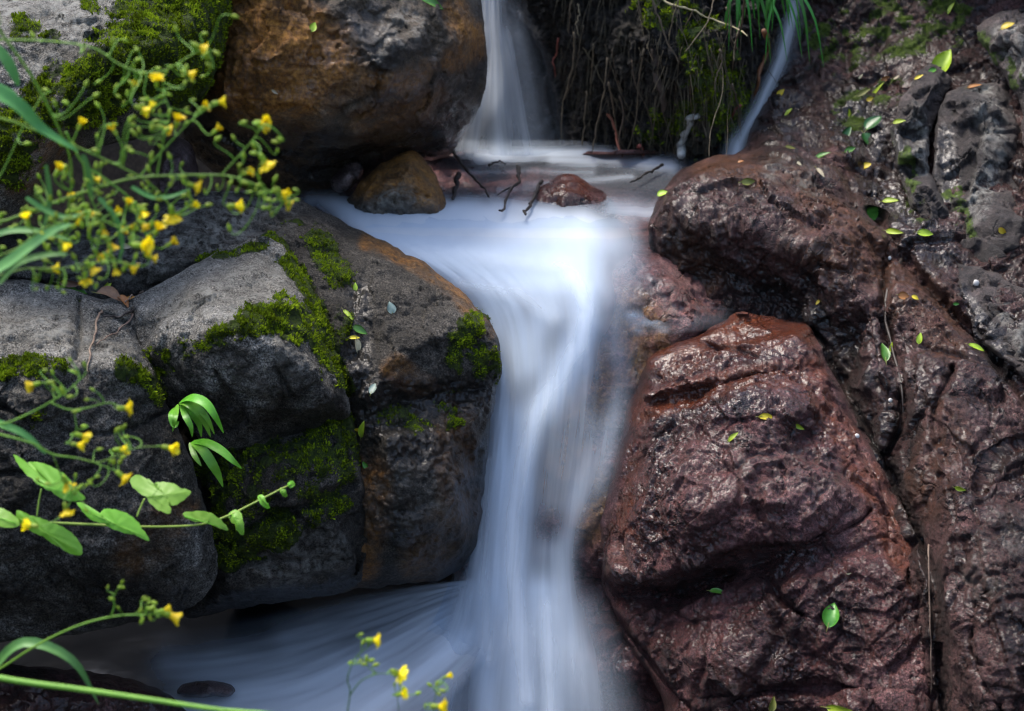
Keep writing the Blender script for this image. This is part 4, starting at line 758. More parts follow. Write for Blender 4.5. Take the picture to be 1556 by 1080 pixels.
def tube(path, radii, sides=6, caps=True):
    p = np.asarray(path, float); n = len(p); r = np.broadcast_to(np.asarray(radii, float), (n,))
    t = np.gradient(p, axis=0); t /= np.linalg.norm(t, axis=1)[:, None] + 1e-12
    a = np.cross(t[0], [0.3, 0.2, 0.9]); a /= np.linalg.norm(a) + 1e-12
    V = []; 
    for i in range(n):
        a = a - t[i] * (a @ t[i]); a /= np.linalg.norm(a) + 1e-12; b = np.cross(t[i], a)
        for k in range(sides):
            th = 2 * math.pi * k / sides
            V.append(p[i] + r[i] * (math.cos(th) * a + math.sin(th) * b))
    Fc = [(i * sides + k, i * sides + (k + 1) % sides, (i + 1) * sides + (k + 1) % sides, (i + 1) * sides + k) for i in range(n - 1) for k in range(sides)]
    if caps: Fc += [tuple(range(sides))[::-1], tuple((n - 1) * sides + k for k in range(sides))]
    return V, Fc
class MB:
    def __init__(s): s.V = []; s.F = []
    def add(s, VF):
        b = len(s.V); s.V += [tuple(v) for v in VF[0]]; s.F += [tuple(i + b for i in f) for f in VF[1]]
    def tube(s, path, r, sides=6): s.add(tube(path, r, sides))
    def obj(s, name, mat, parent=None, origin=None, link=True): return mesh_obj(name, np.array(s.V), s.F, mat, parent, origin, link=link)

def smooth3(pts, n): return catmull_n(np.array(pts, float), n)
def wpath(pts, n=14):
    """photo polyline with forward distances -> smooth world path"""
    b = smooth3(pts, n); return P(b[:, 0], b[:, 1], b[:, 2])

def leaf_mesh(L, Wd, fold=.25, curl=.25, tip=1.0, seg=9, twist=0.0, wave=0.0):
    """leaf blade along +X, up +Z, folded along its midrib and curled along its length"""
    V = []; Fc = []
    for i in range(seg + 1):
        t = i / seg
        wdt = Wd * .5 * (math.sin(math.pi * t ** .8) ** .85 * (1 - .15 * t * tip) + .03 * (1 - t))
        x = L * t; z = -curl * L * (t - .4) ** 2
        for s in (-1, -.5, 0, .5, 1):
            zz = z + fold * wdt * abs(s) + twist * wdt * s * (t - .5) * 2 + wave * Wd * math.sin(9 * t + 2 * s) * abs(s)
            V.append((x, s * wdt, zz))
    for i in range(seg):
        for j in range(4):
            a = i * 5 + j; Fc.append((a, a + 1, a + 6, a + 5))
    nb = len(V)
    th = max(.0003, Wd * .012)                       # the blade's own thickness
    V += [(x, y, z - th) for x, y, z in V]
    Fc += [tuple(nb + i for i in f[::-1]) for f in Fc[:]]
    ring = [i * 5 for i in range(seg + 1)] + [seg * 5 + j for j in range(1, 5)] + [i * 5 + 4 for i in range(seg - 1, -1, -1)] + [3, 2, 1]
    for a, b in zip(ring, ring[1:] + ring[:1]): Fc.append((a, a + nb, b + nb, b))
    V += []
    return np.array(V), Fc
def place(o, p, fwd, up):
    x = fwd.normalized(); z = (up - x * up.dot(x)).normalized(); y = z.cross(x)
    m = Matrix((x, y, z)).transposed()
    o.rotation_mode = 'QUATERNION'; o.rotation_quaternion = m.to_quaternion(); o.location = p

LEAFM = {
 'green': plain_mat('green_leaf', (.045, .17, .02), (.10, .29, .035), 60, .32, .15, .3),
 'deep': plain_mat('deep_green_leaf', (.012, .075, .016), (.03, .13, .026), 60, .28, .12, .3),
 'lime': plain_mat('lime_leaf', (.26, .38, .02), (.40, .54, .04), 80, .42, .2, .3),
 'yellow': plain_mat('yellow_leaf', (.55, .42, .02), (.72, .58, .04), 80, .45, .2, .3),
 'olive': plain_mat('olive_leaf', (.12, .14, .02), (.22, .22, .04), 80, .5, .2, .3),
 'brown': plain_mat('brown_leaf', (.10, .050, .03), (.21, .11, .065), 80, .6, .1, .4),
 'orange': plain_mat('orange_leaf', (.28, .11, .025), (.40, .18, .04), 80, .5, .15, .4),
 'pale': plain_mat('pale_leaf', (.42, .36, .22), (.58, .50, .32), 80, .6, .15, .3),
 'grey': plain_mat('grey_green_leaf', (.16, .24, .20), (.30, .38, .33), 80, .4, .15, .3),
}
STALK = plain_mat('leaf_stalk', (.14, .17, .03), (.24, .24, .06), 60, .5)
# x, y, length px, direction deg (0 right, 90 up), kind, width ratio, fold, label
LEAVES = [
 (652, 7, 42, -6, 'green', .36, .3, 'glossy green leaf stuck on top of the rusty boulder'),
 (475, 42, 17, 65, 'lime', .62, .2, 'small yellow green leaf on the orange face of the rusty boulder'),
 (418, 140, 11, -35, 'pale', .4, .1, 'tiny white petal on the orange stained rock face'),
 (112, 438, 56, -22, 'green', .34, .35, 'long green leaf lying on the crack of the grey boulder'),
 (167, 457, 44, -25, 'brown', .55, .9, 'curled tan dead leaf in the crack of the grey boulder'),
 (108, 428, 38, -14, 'brown', .30, .3, 'narrow red brown dead leaf touching a long green leaf'),
 (163, 434, 24, 50, 'lime', .35, .5, 'curled lime leaf standing over the tan dead leaf'),
 (186, 461, 26, -60, 'orange', .5, .9, 'crumpled orange brown dead leaf beside the tan leaf'),
 (199, 455, 15, 30, 'orange', .5, .5, 'small red brown leaf scrap at a twig end'),
 (539, 436, 14, 85, 'lime', .55, .2, 'small yellowish leaf high on the boulder seam'),
 (593, 468, 20, 100, 'grey', .75, .15, 'blue green oval leaf on the smooth dark boulder'),
 (546, 503, 26, -20, 'green', .5, .3, 'bright green leaf in the seam of the dark boulder'),
 (529, 480, 24, -55, 'lime', .3, .3, 'pale lime strip of leaf in the boulder seam'),
 (541, 526, 24, -75, 'pale', .5, .3, 'cream coloured dead leaf low in the boulder seam'),
 (538, 514, 18, 10, 'yellow', .35, .3, 'yellow leaf scrap between cream leaf and green leaf'),
 (567, 592, 24, 80, 'grey', .5, .2, 'wet grey green leaf on the dark boulder face'),
 (553, 650, 32, 66, 'lime', .36, .35, 'lime leaf upright on the dark boulder beside the moss'),
 (540, 652, 14, 170, 'yellow', .4, .2, 'short yellow leaf tip left of the upright lime leaf'),
 (555, 706, 14, 120, 'green', .6, .2, 'small green leaf lowest on the dark boulder'),
 (1434, 96, 42, 60, 'lime', .62, .55, 'large folded yellow green leaf on the upper right rock'),
 (1416, 108, 16, 30, 'green', .5, .3, 'small green leaf tucked under the large folded leaf'),
 (1532, 41, 20, 10, 'yellow', .7, .2, 'yellow leaf on the upper right corner step'),
 (1446, 13, 18, 55, 'lime', .4, .2, 'thin lime leaf near the top edge at right'),
 (1187, 141, 14, 40, 'yellow', .6, .3, 'yellow leaf right beside the side waterfall'),
 (1199, 172, 18, 65, 'lime', .4, .3, 'narrow lime leaf below the yellow leaf by the side waterfall'),
 (1293, 172, 14, -20, 'lime', .9, .2, 'squarish pale lime leaf on the dark upper ledge'),
 (1368, 186, 21, -15, 'lime', .4, .3, 'pointed lime leaf left of the narrow grey rib'),
 (1329, 190, 32, 55, 'deep', .75, .3, 'larger dark green leaf of the pair on the upper ledge'),
 (1316, 214, 24, -75, 'deep', .75, .4, 'dark green leaf hanging below its larger twin'),
 (1286, 202, 24, 55, 'deep', .5, .3, 'dark green upright leaf left of the dark pair'),
 (1291, 228, 18, 25, 'green', .5, .3, 'bright green leaf on the reddish step'),
 (1250, 238, 26, 5, 'green', .38, .3, 'light green leaf flat on the crest of the red bedrock'),
 (1317, 253, 16, 10, 'yellow', .7, .2, 'round yellow leaf on the reddish step'),
 (1200, 226, 18, 10, 'olive', .4, .2, 'olive yellow leaf at the top edge of the bedrock'),
 (1322, 322, 46, 8, 'green', .52, .3, 'biggest green leaf on the right slope'),
 (1354, 307, 25, -15, 'lime', .42, .3, 'lime leaf just right of the biggest green leaf'),
 (1362, 353, 32, -15, 'lime', .3, .3, 'long lime leaf on the slope below the grey rib'),
 (1405, 355, 25, -5, 'lime', .48, .25, 'lime leaf under the broad fractured block'),
 (1523, 350, 15, -40, 'yellow', .6, .2, 'yellow leaf on the broad fractured block'),
 (1345, 119, 14, 25, 'orange', .5, .3, 'orange leaf scrap on the dark upper slope'),
 (1334, 140, 34, 30, 'lime', .2, .2, 'thin pale strip of leaf on the dark upper slope'),
 (1311, 141, 26, 28, 'olive', .28, .2, 'thin olive leaf left of the pale strip'),
 (1323, 151, 14, 10, 'yellow', .5, .2, 'yellow leaf tip at the lower end of the pale strip'),
 (1397, 118, 14, 15, 'yellow', .4, .3, 'yellow scrap below the large folded leaf'),
 (1481, 133, 22, 10, 'orange', .36, .3, 'orange brown dead leaf on the fractured block'),
 (1308, 116, 9, 45, 'pale', .35, .1, 'tiny white petal on the dark slope left of the orange scrap'),
 (1363, 118, 10, 25, 'pale', .35, .1, 'tiny white petal right of the orange scrap'),
 (1136, 276, 22, 5, 'olive', .5, .2, 'mossy olive leaf on the red bedrock crest'),
 (1008, 296, 18, 15, 'lime', .75, .3, 'lime leaf at the edge of the upper pool'),
 (1246, 264, 20, -65, 'pale', .35, .3, 'pale tan leaf upright on the red bedrock crest'),
 (1213, 250, 12, -40, 'pale', .5, .2, 'small cream leaf on the lit crest stone'),
 (1126, 247, 10, 20, 'orange', .6, .2, 'orange crumb of leaf near the pool edge'),
 (1057, 243, 10, 10, 'olive', .5, .2, 'olive crumb of leaf at the foot of the side waterfall'),
 (1341, 537, 38, 80, 'green', .42, .3, 'upright green leaf beside the long dark twig'),
 (1357, 527, 16, 80, 'lime', .45, .2, 'short lime leaf touching the long dark twig'),
 (1398, 514, 18, 80, 'lime', .55, .2, 'lime oval leaf right of the long dark twig'),
 (1482, 530, 28, -18, 'lime', .4, .25, 'bright lime leaf on the right slope below the pebble'),
 (1244, 459, 12, 50, 'yellow', .4, .2, 'small yellow leaf on the dark wet hollow'),
 (1390, 453, 12, -30, 'yellow', .6, .2, 'small yellow leaf above the lime oval leaf'),
 (1373, 450, 18, -10, 'orange', .7, .2, 'tan leaf left of the small yellow leaf'),
 (1452, 461, 10, 0, 'green', .5, .2, 'tiny green leaf on the orange stained slope'),
 (1163, 634, 28, 6, 'yellow', .38, .25, 'yellow leaf on the flank of the red boulder'),
 (1115, 664, 22, 35, 'lime', .38, .25, 'lime leaf on the red boulder below the yellow leaf'),
 (1215, 647, 18, -25, 'lime', .45, .2, 'lime leaf on the red boulder right of the yellow leaf'),
 (1460, 741, 18, 0, 'lime', .45, .2, 'single pale lime leaf on the lower right slope'),
 (1090, 901, 27, -6, 'green', .45, .2, 'green leaf below the overhang of the red boulder'),
 (1262, 936, 46, 75, 'green', .62, .6, 'big folded green leaf on the lower face of the red boulder'),
 (1279, 1077, 52, 0, 'lime', .3, .3, 'long lime leaf at the bottom edge'),
 (1171, 1070, 30, 60, 'olive', .5, .3, 'olive leaf at the bottom edge'),
 (192, 374, 16, -10, 'pale', .6, .2, 'cream leaf behind the yellow flowers on the grey boulder'),
 (1290, 870, 8, 20, 'pale', .4, .1, 'tiny cream scrap on the lower face of the red boulder'),
]
bpy.context.view_layer.update()
_spots = [ray(l[0], l[1]) for l in LEAVES]
for (x, y, L, ang, kd, wr, fold, lab), (p, nrm) in zip(LEAVES, _spots):
    dist = p.y; s = mpp(dist)
    a = math.radians(ang)
    cx = Vector((1, 0, 0)); cy = Vector((0, SP, CP))
    up = (nrm * .75 + face_cam(p) * .45).normalized()
    d = cx * math.cos(a) + cy * math.sin(a); d = (d - up * d.dot(up)).normalized()
    Ln = L * s * 1.05
    V, Fc = leaf_mesh(Ln, Ln * wr, fold, random.uniform(.12, .4), wave=random.uniform(0, .05), twist=random.uniform(-.2, .2))
    V = V - np.array([Ln * .5, 0, 0])
    mb = MB(); mb.V = [tuple(v) for v in V]; mb.F = Fc
    o = mb.obj('fallen_leaf', LEAFM[kd], origin=(0, 0, 0))
    place(o, p + up * (.003 + (.12 if L > 30 else .07) * Ln), d, up)
    if L >= 16:
        st = MB(); st.tube([(-Ln * .5 - Ln * .18, 0, -.04 * Ln), (-Ln * .55, 0, -.03 * Ln), (-Ln * .3, 0, .0)], [Ln * .012, Ln * .015, Ln * .012], 5)
        c = st.obj('stalk', STALK, origin=(0, 0, 0)); c.parent = o; c.location = (0, 0, 0)
    tag(o, lab, 'leaf', 'fallen leaves on the rocks')

# pebbles and quartz bits
WHITE = plain_mat('white_quartz', (.5, .48, .44), (.75, .73, .68), 90, .5, 0, .3)
for x, y, r, lab in ((1483, 430, 5, 'white pebble on the right slope above the bright lime leaf'), (1302, 663, 4.5, 'white quartz chip on the edge of the red boulder'), (1352, 392, 3, 'tiny white chip above the long dark twig'), (1353, 608, 3.5, 'cream chip at the lower end of the long dark twig')):
    p, nrm = ray(x, y); R = r * mpp(p.y)
    V = []; Fc = []
    for i in range(7):
        th = math.pi * i / 6
        for j in range(9):
            ph = 2 * math.pi * j / 9; q = np.array([math.sin(th) * math.cos(ph), math.sin(th) * math.sin(ph) * .8, math.cos(th) * 1.1])
            V.append(np.array(p) + R * q * (1 + .25 * perlin(q[None] * 1.7 + r, 4)[0]))
    Fc = [(i * 9 + j, i * 9 + (j + 1) % 9, (i + 1) * 9 + (j + 1) % 9, (i + 1) * 9 + j) for i in range(6) for j in range(9)]
    tag(mesh_obj('pebble', np.array(V), Fc, WHITE), lab, 'pebble')

# twigs
BARK = plain_mat('wet_bark', (.010, .007, .006), (.035, .025, .020), 60, .5, 0, .5)
BARKL = plain_mat('dry_bark', (.10, .06, .045), (.20, .14, .10), 60, .7, 0, .5)
def twig(name, pts, r, mat, lab, cat='twig', off=.004, group=None, branches=(), fixedY=None):
    W = []
    b = smooth3([(x, y, 0) for x, y in pts], 18)
    for x, y, _ in b:
        if fixedY is None:
            p, nrm = ray(x, y); W.append(np.array(p + nrm * off))
        else: W.append(P(x, y, fixedY(y) if callable(fixedY) else fixedY))
    W = np.array(W)
    for _ in range(2 if name == 'twig' else 8): W[1:-1] = (W[:-2] + 2 * W[1:-1] + W[2:]) / 4
    W = W + np.stack([fbm(np.stack([np.arange(len(W)) * .6, W[:, 0] * 20, 0 * W[:, 0] + k * 5.0], 1), 2, 9) for k in range(3)], 1) * r * 1.2
    m = MB(); m.tube(W, np.linspace(r, r * .55, len(W)) * (1 + .25 * np.sin(np.arange(len(W)) * 2.1)), 7)
    for bp in branches:
        bb = smooth3([(x, y, 0) for x, y in bp], 7)
        Wb = np.array([P(x, y, fixedY(y) if callable(fixedY) else fixedY) if fixedY is not None else np.array(ray(x, y)[0]) for x, y, _ in bb])
        m.tube(Wb, np.linspace(r * .6, r * .3, len(Wb)), 6)
    return tag(m.obj(name, mat), lab, cat, group)
zp = lambda z: (lambda y: Yz(y, z))
twig('twig', [(686, 226), (700, 245), (716, 266), (732, 283), (744, 300)], .0042, BARK, 'long dark twig slanting into the upper pool by the rusty stone', fixedY=zp(.672))
twig('twig', [(743, 252), (752, 246), (762, 245), (769, 249)], .0028, BARK, 'short arched twig poking from the upper pool', fixedY=zp(.675))
twig('twig', [(787, 252), (788, 264), (791, 274), (779, 284), (772, 296), (768, 312), (760, 322)], .0042, BARK, 'crooked branched twig standing in the middle of the pool', fixedY=zp(.675), branches=[[(780, 283), (766, 289), (756, 296)], [(788, 264), (784, 258)]])
twig('twig', [(697, 266), (693, 282), (688, 300)], .0060, BARK, 'stubby dark stick between the rusty stone and the crooked twig', fixedY=zp(.668))
twig('twig', [(1007, 250), (985, 262), (958, 278)], .0036, BARK, 'straight dark twig lying in the pool by the red bedrock', fixedY=zp(.672))
twig('twig', [(822, 276), (814, 294), (804, 312), (796, 326)], .0045, BARK, 'pale grey edged twig leaning on the low red stone', fixedY=zp(.672))
twig('vine_stem', [(1364, 396), (1352, 430), (1345, 465), (1346, 500), (1354, 530), (1366, 560), (1376, 590), (1378, 615), (1368, 641)], .0036, BARK, 'long thin dark stem hanging down the crack of the right slope', 'stem', off=.008)
twig('twig', [(150, 472), (146, 500), (138, 532), (134, 570)], .0022, BARKL, 'thin brown twig hanging from the tan dead leaf', off=.006)
twig('twig', [(203, 476), (186, 498), (166, 512), (150, 526)], .0018, BARKL, 'curved thin twig across the flat grey top', off=.006)
twig('twig', [(217, 441), (204, 450), (192, 460)], .0020, BARKL, 'short twig at the end of the crumpled orange leaf', off=.008)
twig('twig', [(202, 473), (185, 479), (158, 486)], .0024, BARK, 'dark twig lying under the dead leaves', off=.006)
twig('dry_stem', [(1430, 830), (1431, 900), (1432, 980), (1434, 1060)], .0014, BARKL, 'pale thread of root running down the lowest crack at right', 'root', off=.02)
# ---------------------------------------------------------------- living plants
STEM = plain_mat('flower_stem', (.14, .30, .03), (.22, .42, .045), 30, .5, .2)
STEMD = plain_mat('dark_flower_stem', (.05, .14, .03), (.09, .20, .04), 30, .5, .15)
BUDM = plain_mat('green_bud', (.22, .36, .015), (.36, .50, .03), 120, .5, .2)
PETAL = plain_mat('yellow_petal', (.95, .76, .006), (1.0, .88, .012), 60, .5, .4)
BLADE = plain_mat('blue_green_blade', (.09, .28, .07), (.17, .42, .10), 30, .5, .3)
VLEAF = plain_mat('vine_leaf_green', (.21, .50, .045), (.32, .64, .08), 25, .45, .5)
VSTEM = plain_mat('vine_stem_green', (.22, .38, .05), (.32, .46, .07), 40, .5, .15)
FERN = plain_mat('fern_green', (.10, .34, .02), (.20, .50, .04), 30, .4, .3, .2)
GRASS = plain_mat('grass_green', (.03, .16, .02), (.07, .28, .035), 30, .45, .3)

def flower_meshes(spread, n, seed):
    r = random.Random(seed)
    c = MB(); c.tube([(0, 0, 0), (.0012, 0, 0), (.004, 0, 0), (.0068, 0, 0)], [.0009, .0019, .0021, .0019], 8)
    for k in range(8):
        th = 2 * math.pi * k / 8; e = np.array([0, math.cos(th), math.sin(th)]); s = np.array([0, -math.sin(th), math.cos(th)])
        b0 = np.array([.001, 0, 0]) + e * .0018
        c.add(([b0 - s * .0008, b0 + s * .0008, np.array([.0078, 0, 0]) + e * .0024], [(0, 1, 2)]))
    cal = c.obj('calyx', BUDM, origin=(0, 0, 0), link=False)
    m = MB()
    m.tube([(.0062, 0, 0), (.0075, 0, 0), (.0095, 0, 0)], [.0016, .0022, .0008], 8)
    for ring in (0, 1):
        for k in range(n):
            th = 2 * math.pi * (k + .5 * ring) / n + r.uniform(-.15, .15); a = spread * (1 - .45 * ring) * r.uniform(.75, 1.2); Lp = r.uniform(.0058, .0078) * (1 - .15 * ring)
            e = np.array([0, math.cos(th), math.sin(th)]); s = np.array([0, -math.sin(th), math.cos(th)])
            V = []
            for i in range(4):
                t = i / 3; x = .0064 + Lp * t * math.cos(a * t); rr = .0016 + Lp * t * math.sin(a * (.4 + .6 * t)); wd = .0009 * (1 + 1.0 * t)
                V += [np.array([x, 0, 0]) + e * rr - s * wd, np.array([x + .0003, 0, 0]) + e * rr * 1.05, np.array([x, 0, 0]) + e * rr + s * wd]
            V.append(np.array([.0064 + Lp * 1.1 * math.cos(a), 0, 0]) + e * (.0016 + Lp * 1.1 * math.sin(a)))
            m.add((V, [(3 * i + j, 3 * i + j + 1, 3 * i + j + 4, 3 * i + j + 3) for i in range(3) for j in range(2)] + [(9, 10, 12), (10, 11, 12)]))
    pet = m.obj('flower_head', PETAL, origin=(0, 0, 0), link=False)
    return pet.data, cal.data
FL = [flower_meshes(s, n, k) for k, (s, n) in enumerate(((.35, 9), (.6, 11), (.9, 12)))]
def bud_mesh(seed):
    m = MB(); m.tube([(0, 0, 0), (.0008, 0, 0), (.0028, 0, 0), (.0052, 0, 0), (.0066, 0, 0)], [.0008, .0017, .0020, .0013, .0005], 8)
    for k in range(6):
        th = 2 * math.pi * k / 6; e = np.array([0, math.cos(th), math.sin(th)]); s = np.array([0, -math.sin(th), math.cos(th)])
        m.add(([np.array([.0012, 0, 0]) + e * .0018 - s * .0008, np.array([.0012, 0, 0]) + e * .0018 + s * .0008, np.array([.0062, 0, 0]) + e * .0011], [(0, 1, 2)]))
    return m.obj('bud', BUDM, origin=(0, 0, 0), link=False).data
BUD = bud_mesh(1)
def part(name, data, root, p, d, scale=1.0, roll=None):
    o = bpy.data.objects.new(name, data); COL.objects.link(o); o.parent = root
    x = Vector(d).normalized(); q = x.to_track_quat('X', 'Z')
    o.rotation_mode = 'QUATERNION'; o.rotation_quaternion = q @ Quaternion((1, 0, 0), random.uniform(0, 6.28) if roll is None else roll)
    o.location = Vector(p) - Vector(root.location); o.scale = (scale,) * 3
    return o
def blade(name, mat, root, pts, wpx, fold=.35, n=16, lean=0.6):
    """strap leaf along a photo polyline, its width facing up and towards the camera"""
    b = smooth3(pts, n); W = P(b[:, 0], b[:, 1], b[:, 2]); t = np.gradient(W, axis=0); t /= np.linalg.norm(t, axis=1)[:, None]
    V = []; Fc = []
    for i in range(n):
        u = i / (n - 1); wd = wpx * mpp(b[i, 2]) * .5 * ((math.sin(math.pi * u ** .75) ** .9 if lean > 1 else math.sin(math.pi * min(1, .18 + .82 * u)) ** .7) + .02)
        upv = np.array([0, -.35 - .3 * lean, .8]); s = np.cross(t[i], upv); s /= np.linalg.norm(s); nn = np.cross(s, t[i])
        if nn[2] < 0: nn = -nn
        for k in (-1, -.5, 0, .5, 1): V.append(W[i] + s * wd * k + nn * wd * fold * abs(k))
    for i in range(n - 1):
        for j in range(4): a = i * 5 + j; Fc.append((a, a + 1, a + 6, a + 5))
    m = MB(); nb = len(V); V2 = V + [v - np.array([0, 0, .0004]) for v in V]
    Fc += [tuple(nb + i for i in f[::-1]) for f in Fc[:]]
    m.V = [tuple(v) for v in V2]; m.F = Fc
    return m.obj(name, mat, root)
def flowering(label, base, stems, flowers, nbud, blades=(), budzone=None, mat=None, bspread=26, fscale=1.0, seed=1, thin=()):
    """stems: (polyline of (x, y, Y), radius px at start, at end); flowers: (x, y, direction deg, variant, scale)"""
    R = random.Random(seed)
    root = empty('flowering_plant', base); tag(root, label, 'wildflower', 'yellow wildflowers')
    samp = []
    for pts, r0, r1 in stems:
        x0_, y0_, Y0_ = pts[0]                       # carry the stem on to the ground it grows from
        if x0_ < -40: pts = [(-600, 1000, Y0_), (-430, (y0_ + 700) / 2, Y0_)] + list(pts)
        elif y0_ > 1200: pts = [(x0_, 1440, Y0_)] + list(pts)
        b = smooth3(pts, 44); W = P(b[:, 0], b[:, 1], b[:, 2]); s = mpp(b[:, 2].mean())
        m = MB(); m.tube(W, np.linspace(r0 * s * .75, r1 * s * .75, len(W)), 7); m.obj('stem', mat or STEM, root)
        for i in range(4, len(W)):
            if b[i, 0] < -60 or b[i, 1] > 1100: continue
            samp.append((b[i, 0], b[i, 1], b[i, 2], *(W[i] - W[i - 1]), i / len(W)))
    S = np.array(samp)
    def hang(x, y, ang, Lm, back):
        d2 = np.hypot(S[:, 0] - (x - back * math.cos(math.radians(ang))), S[:, 1] - (y + back * math.sin(math.radians(ang))))
        i = int(np.argmin(d2 - 6 * S[:, 6])); q = S[i]; Y = q[2] + R.uniform(-.03, .03)
        tip = P(x, y, Y); dz = R.uniform(-.5, .5)
        d = np.array([math.cos(math.radians(ang)), dz * .6, math.sin(math.radians(ang))]); d /= np.linalg.norm(d)
        base_p = tip - d * Lm * .6; st = P(q[0], q[1], q[2])
        dist = np.linalg.norm(base_p - st); c1 = st + q[3:6] / (np.linalg.norm(q[3:6]) + 1e-9) * dist * .4; c2 = base_p - d * dist * .35
        t = np.linspace(0, 1, 10)[:, None]
        pth = (1 - t) ** 3 * st + 3 * (1 - t) ** 2 * t * c1 + 3 * (1 - t) * t * t * c2 + t ** 3 * base_p
        return pth, base_p, d, Y
    ped = MB()
    fpos = []
    for fx, fy, ang, var, sc in flowers:
        sc *= 1.0; Lm = .0135 * sc * fscale
        pth, bp, d, Y = hang(fx, fy, ang, Lm, 25)
        ped.tube(pth, np.linspace(.0007, .0006, 10) * 1.1, 5)
        f = part('flower_head', FL[var][0], root, bp, d, sc * fscale)
        c = bpy.data.objects.new('calyx', FL[var][1]); COL.objects.link(c); c.parent = f
        fpos.append((fx, fy))
    k = 0; tries = 0
    while k < nbud and tries < nbud * 20:
        tries += 1
        if budzone and R.random() < .8:
            zx, zy, zr = R.choice(budzone); bx, by = zx + R.gauss(0, zr * .5), zy + R.gauss(0, zr * .5)
        else:
            q = S[int(R.uniform(0, 1) * (len(S) - 1))]; bx, by = q[0] + R.gauss(0, bspread), q[1] + R.gauss(0, bspread) - 6
        ang = R.choice([R.uniform(40, 130), R.uniform(-30, 60), R.uniform(60, 200)])
        pth, bp, d, Y = hang(bx, by, ang, .006, 12)
        if np.linalg.norm(pth[0] - pth[-1]) > .07: continue
        ped.tube(pth, np.linspace(.0006, .0005, 10), 5)
        part('bud', BUD, root, bp, d, R.uniform(.7, 1.25) * fscale); k += 1
    ped.obj('pedicels', STEM, root)['kind'] = 'stuff'
    for pts, wpx in blades: blade('leaf', BLADE, root, pts, wpx)
    return root
def Yc(pts, Y0, Y1=None):
    n = len(pts); Y1 = Y0 if Y1 is None else Y1
    return [(x, y, Y0 + (Y1 - Y0) * i / max(1, n - 1)) for i, (x, y) in enumerate(pts)]
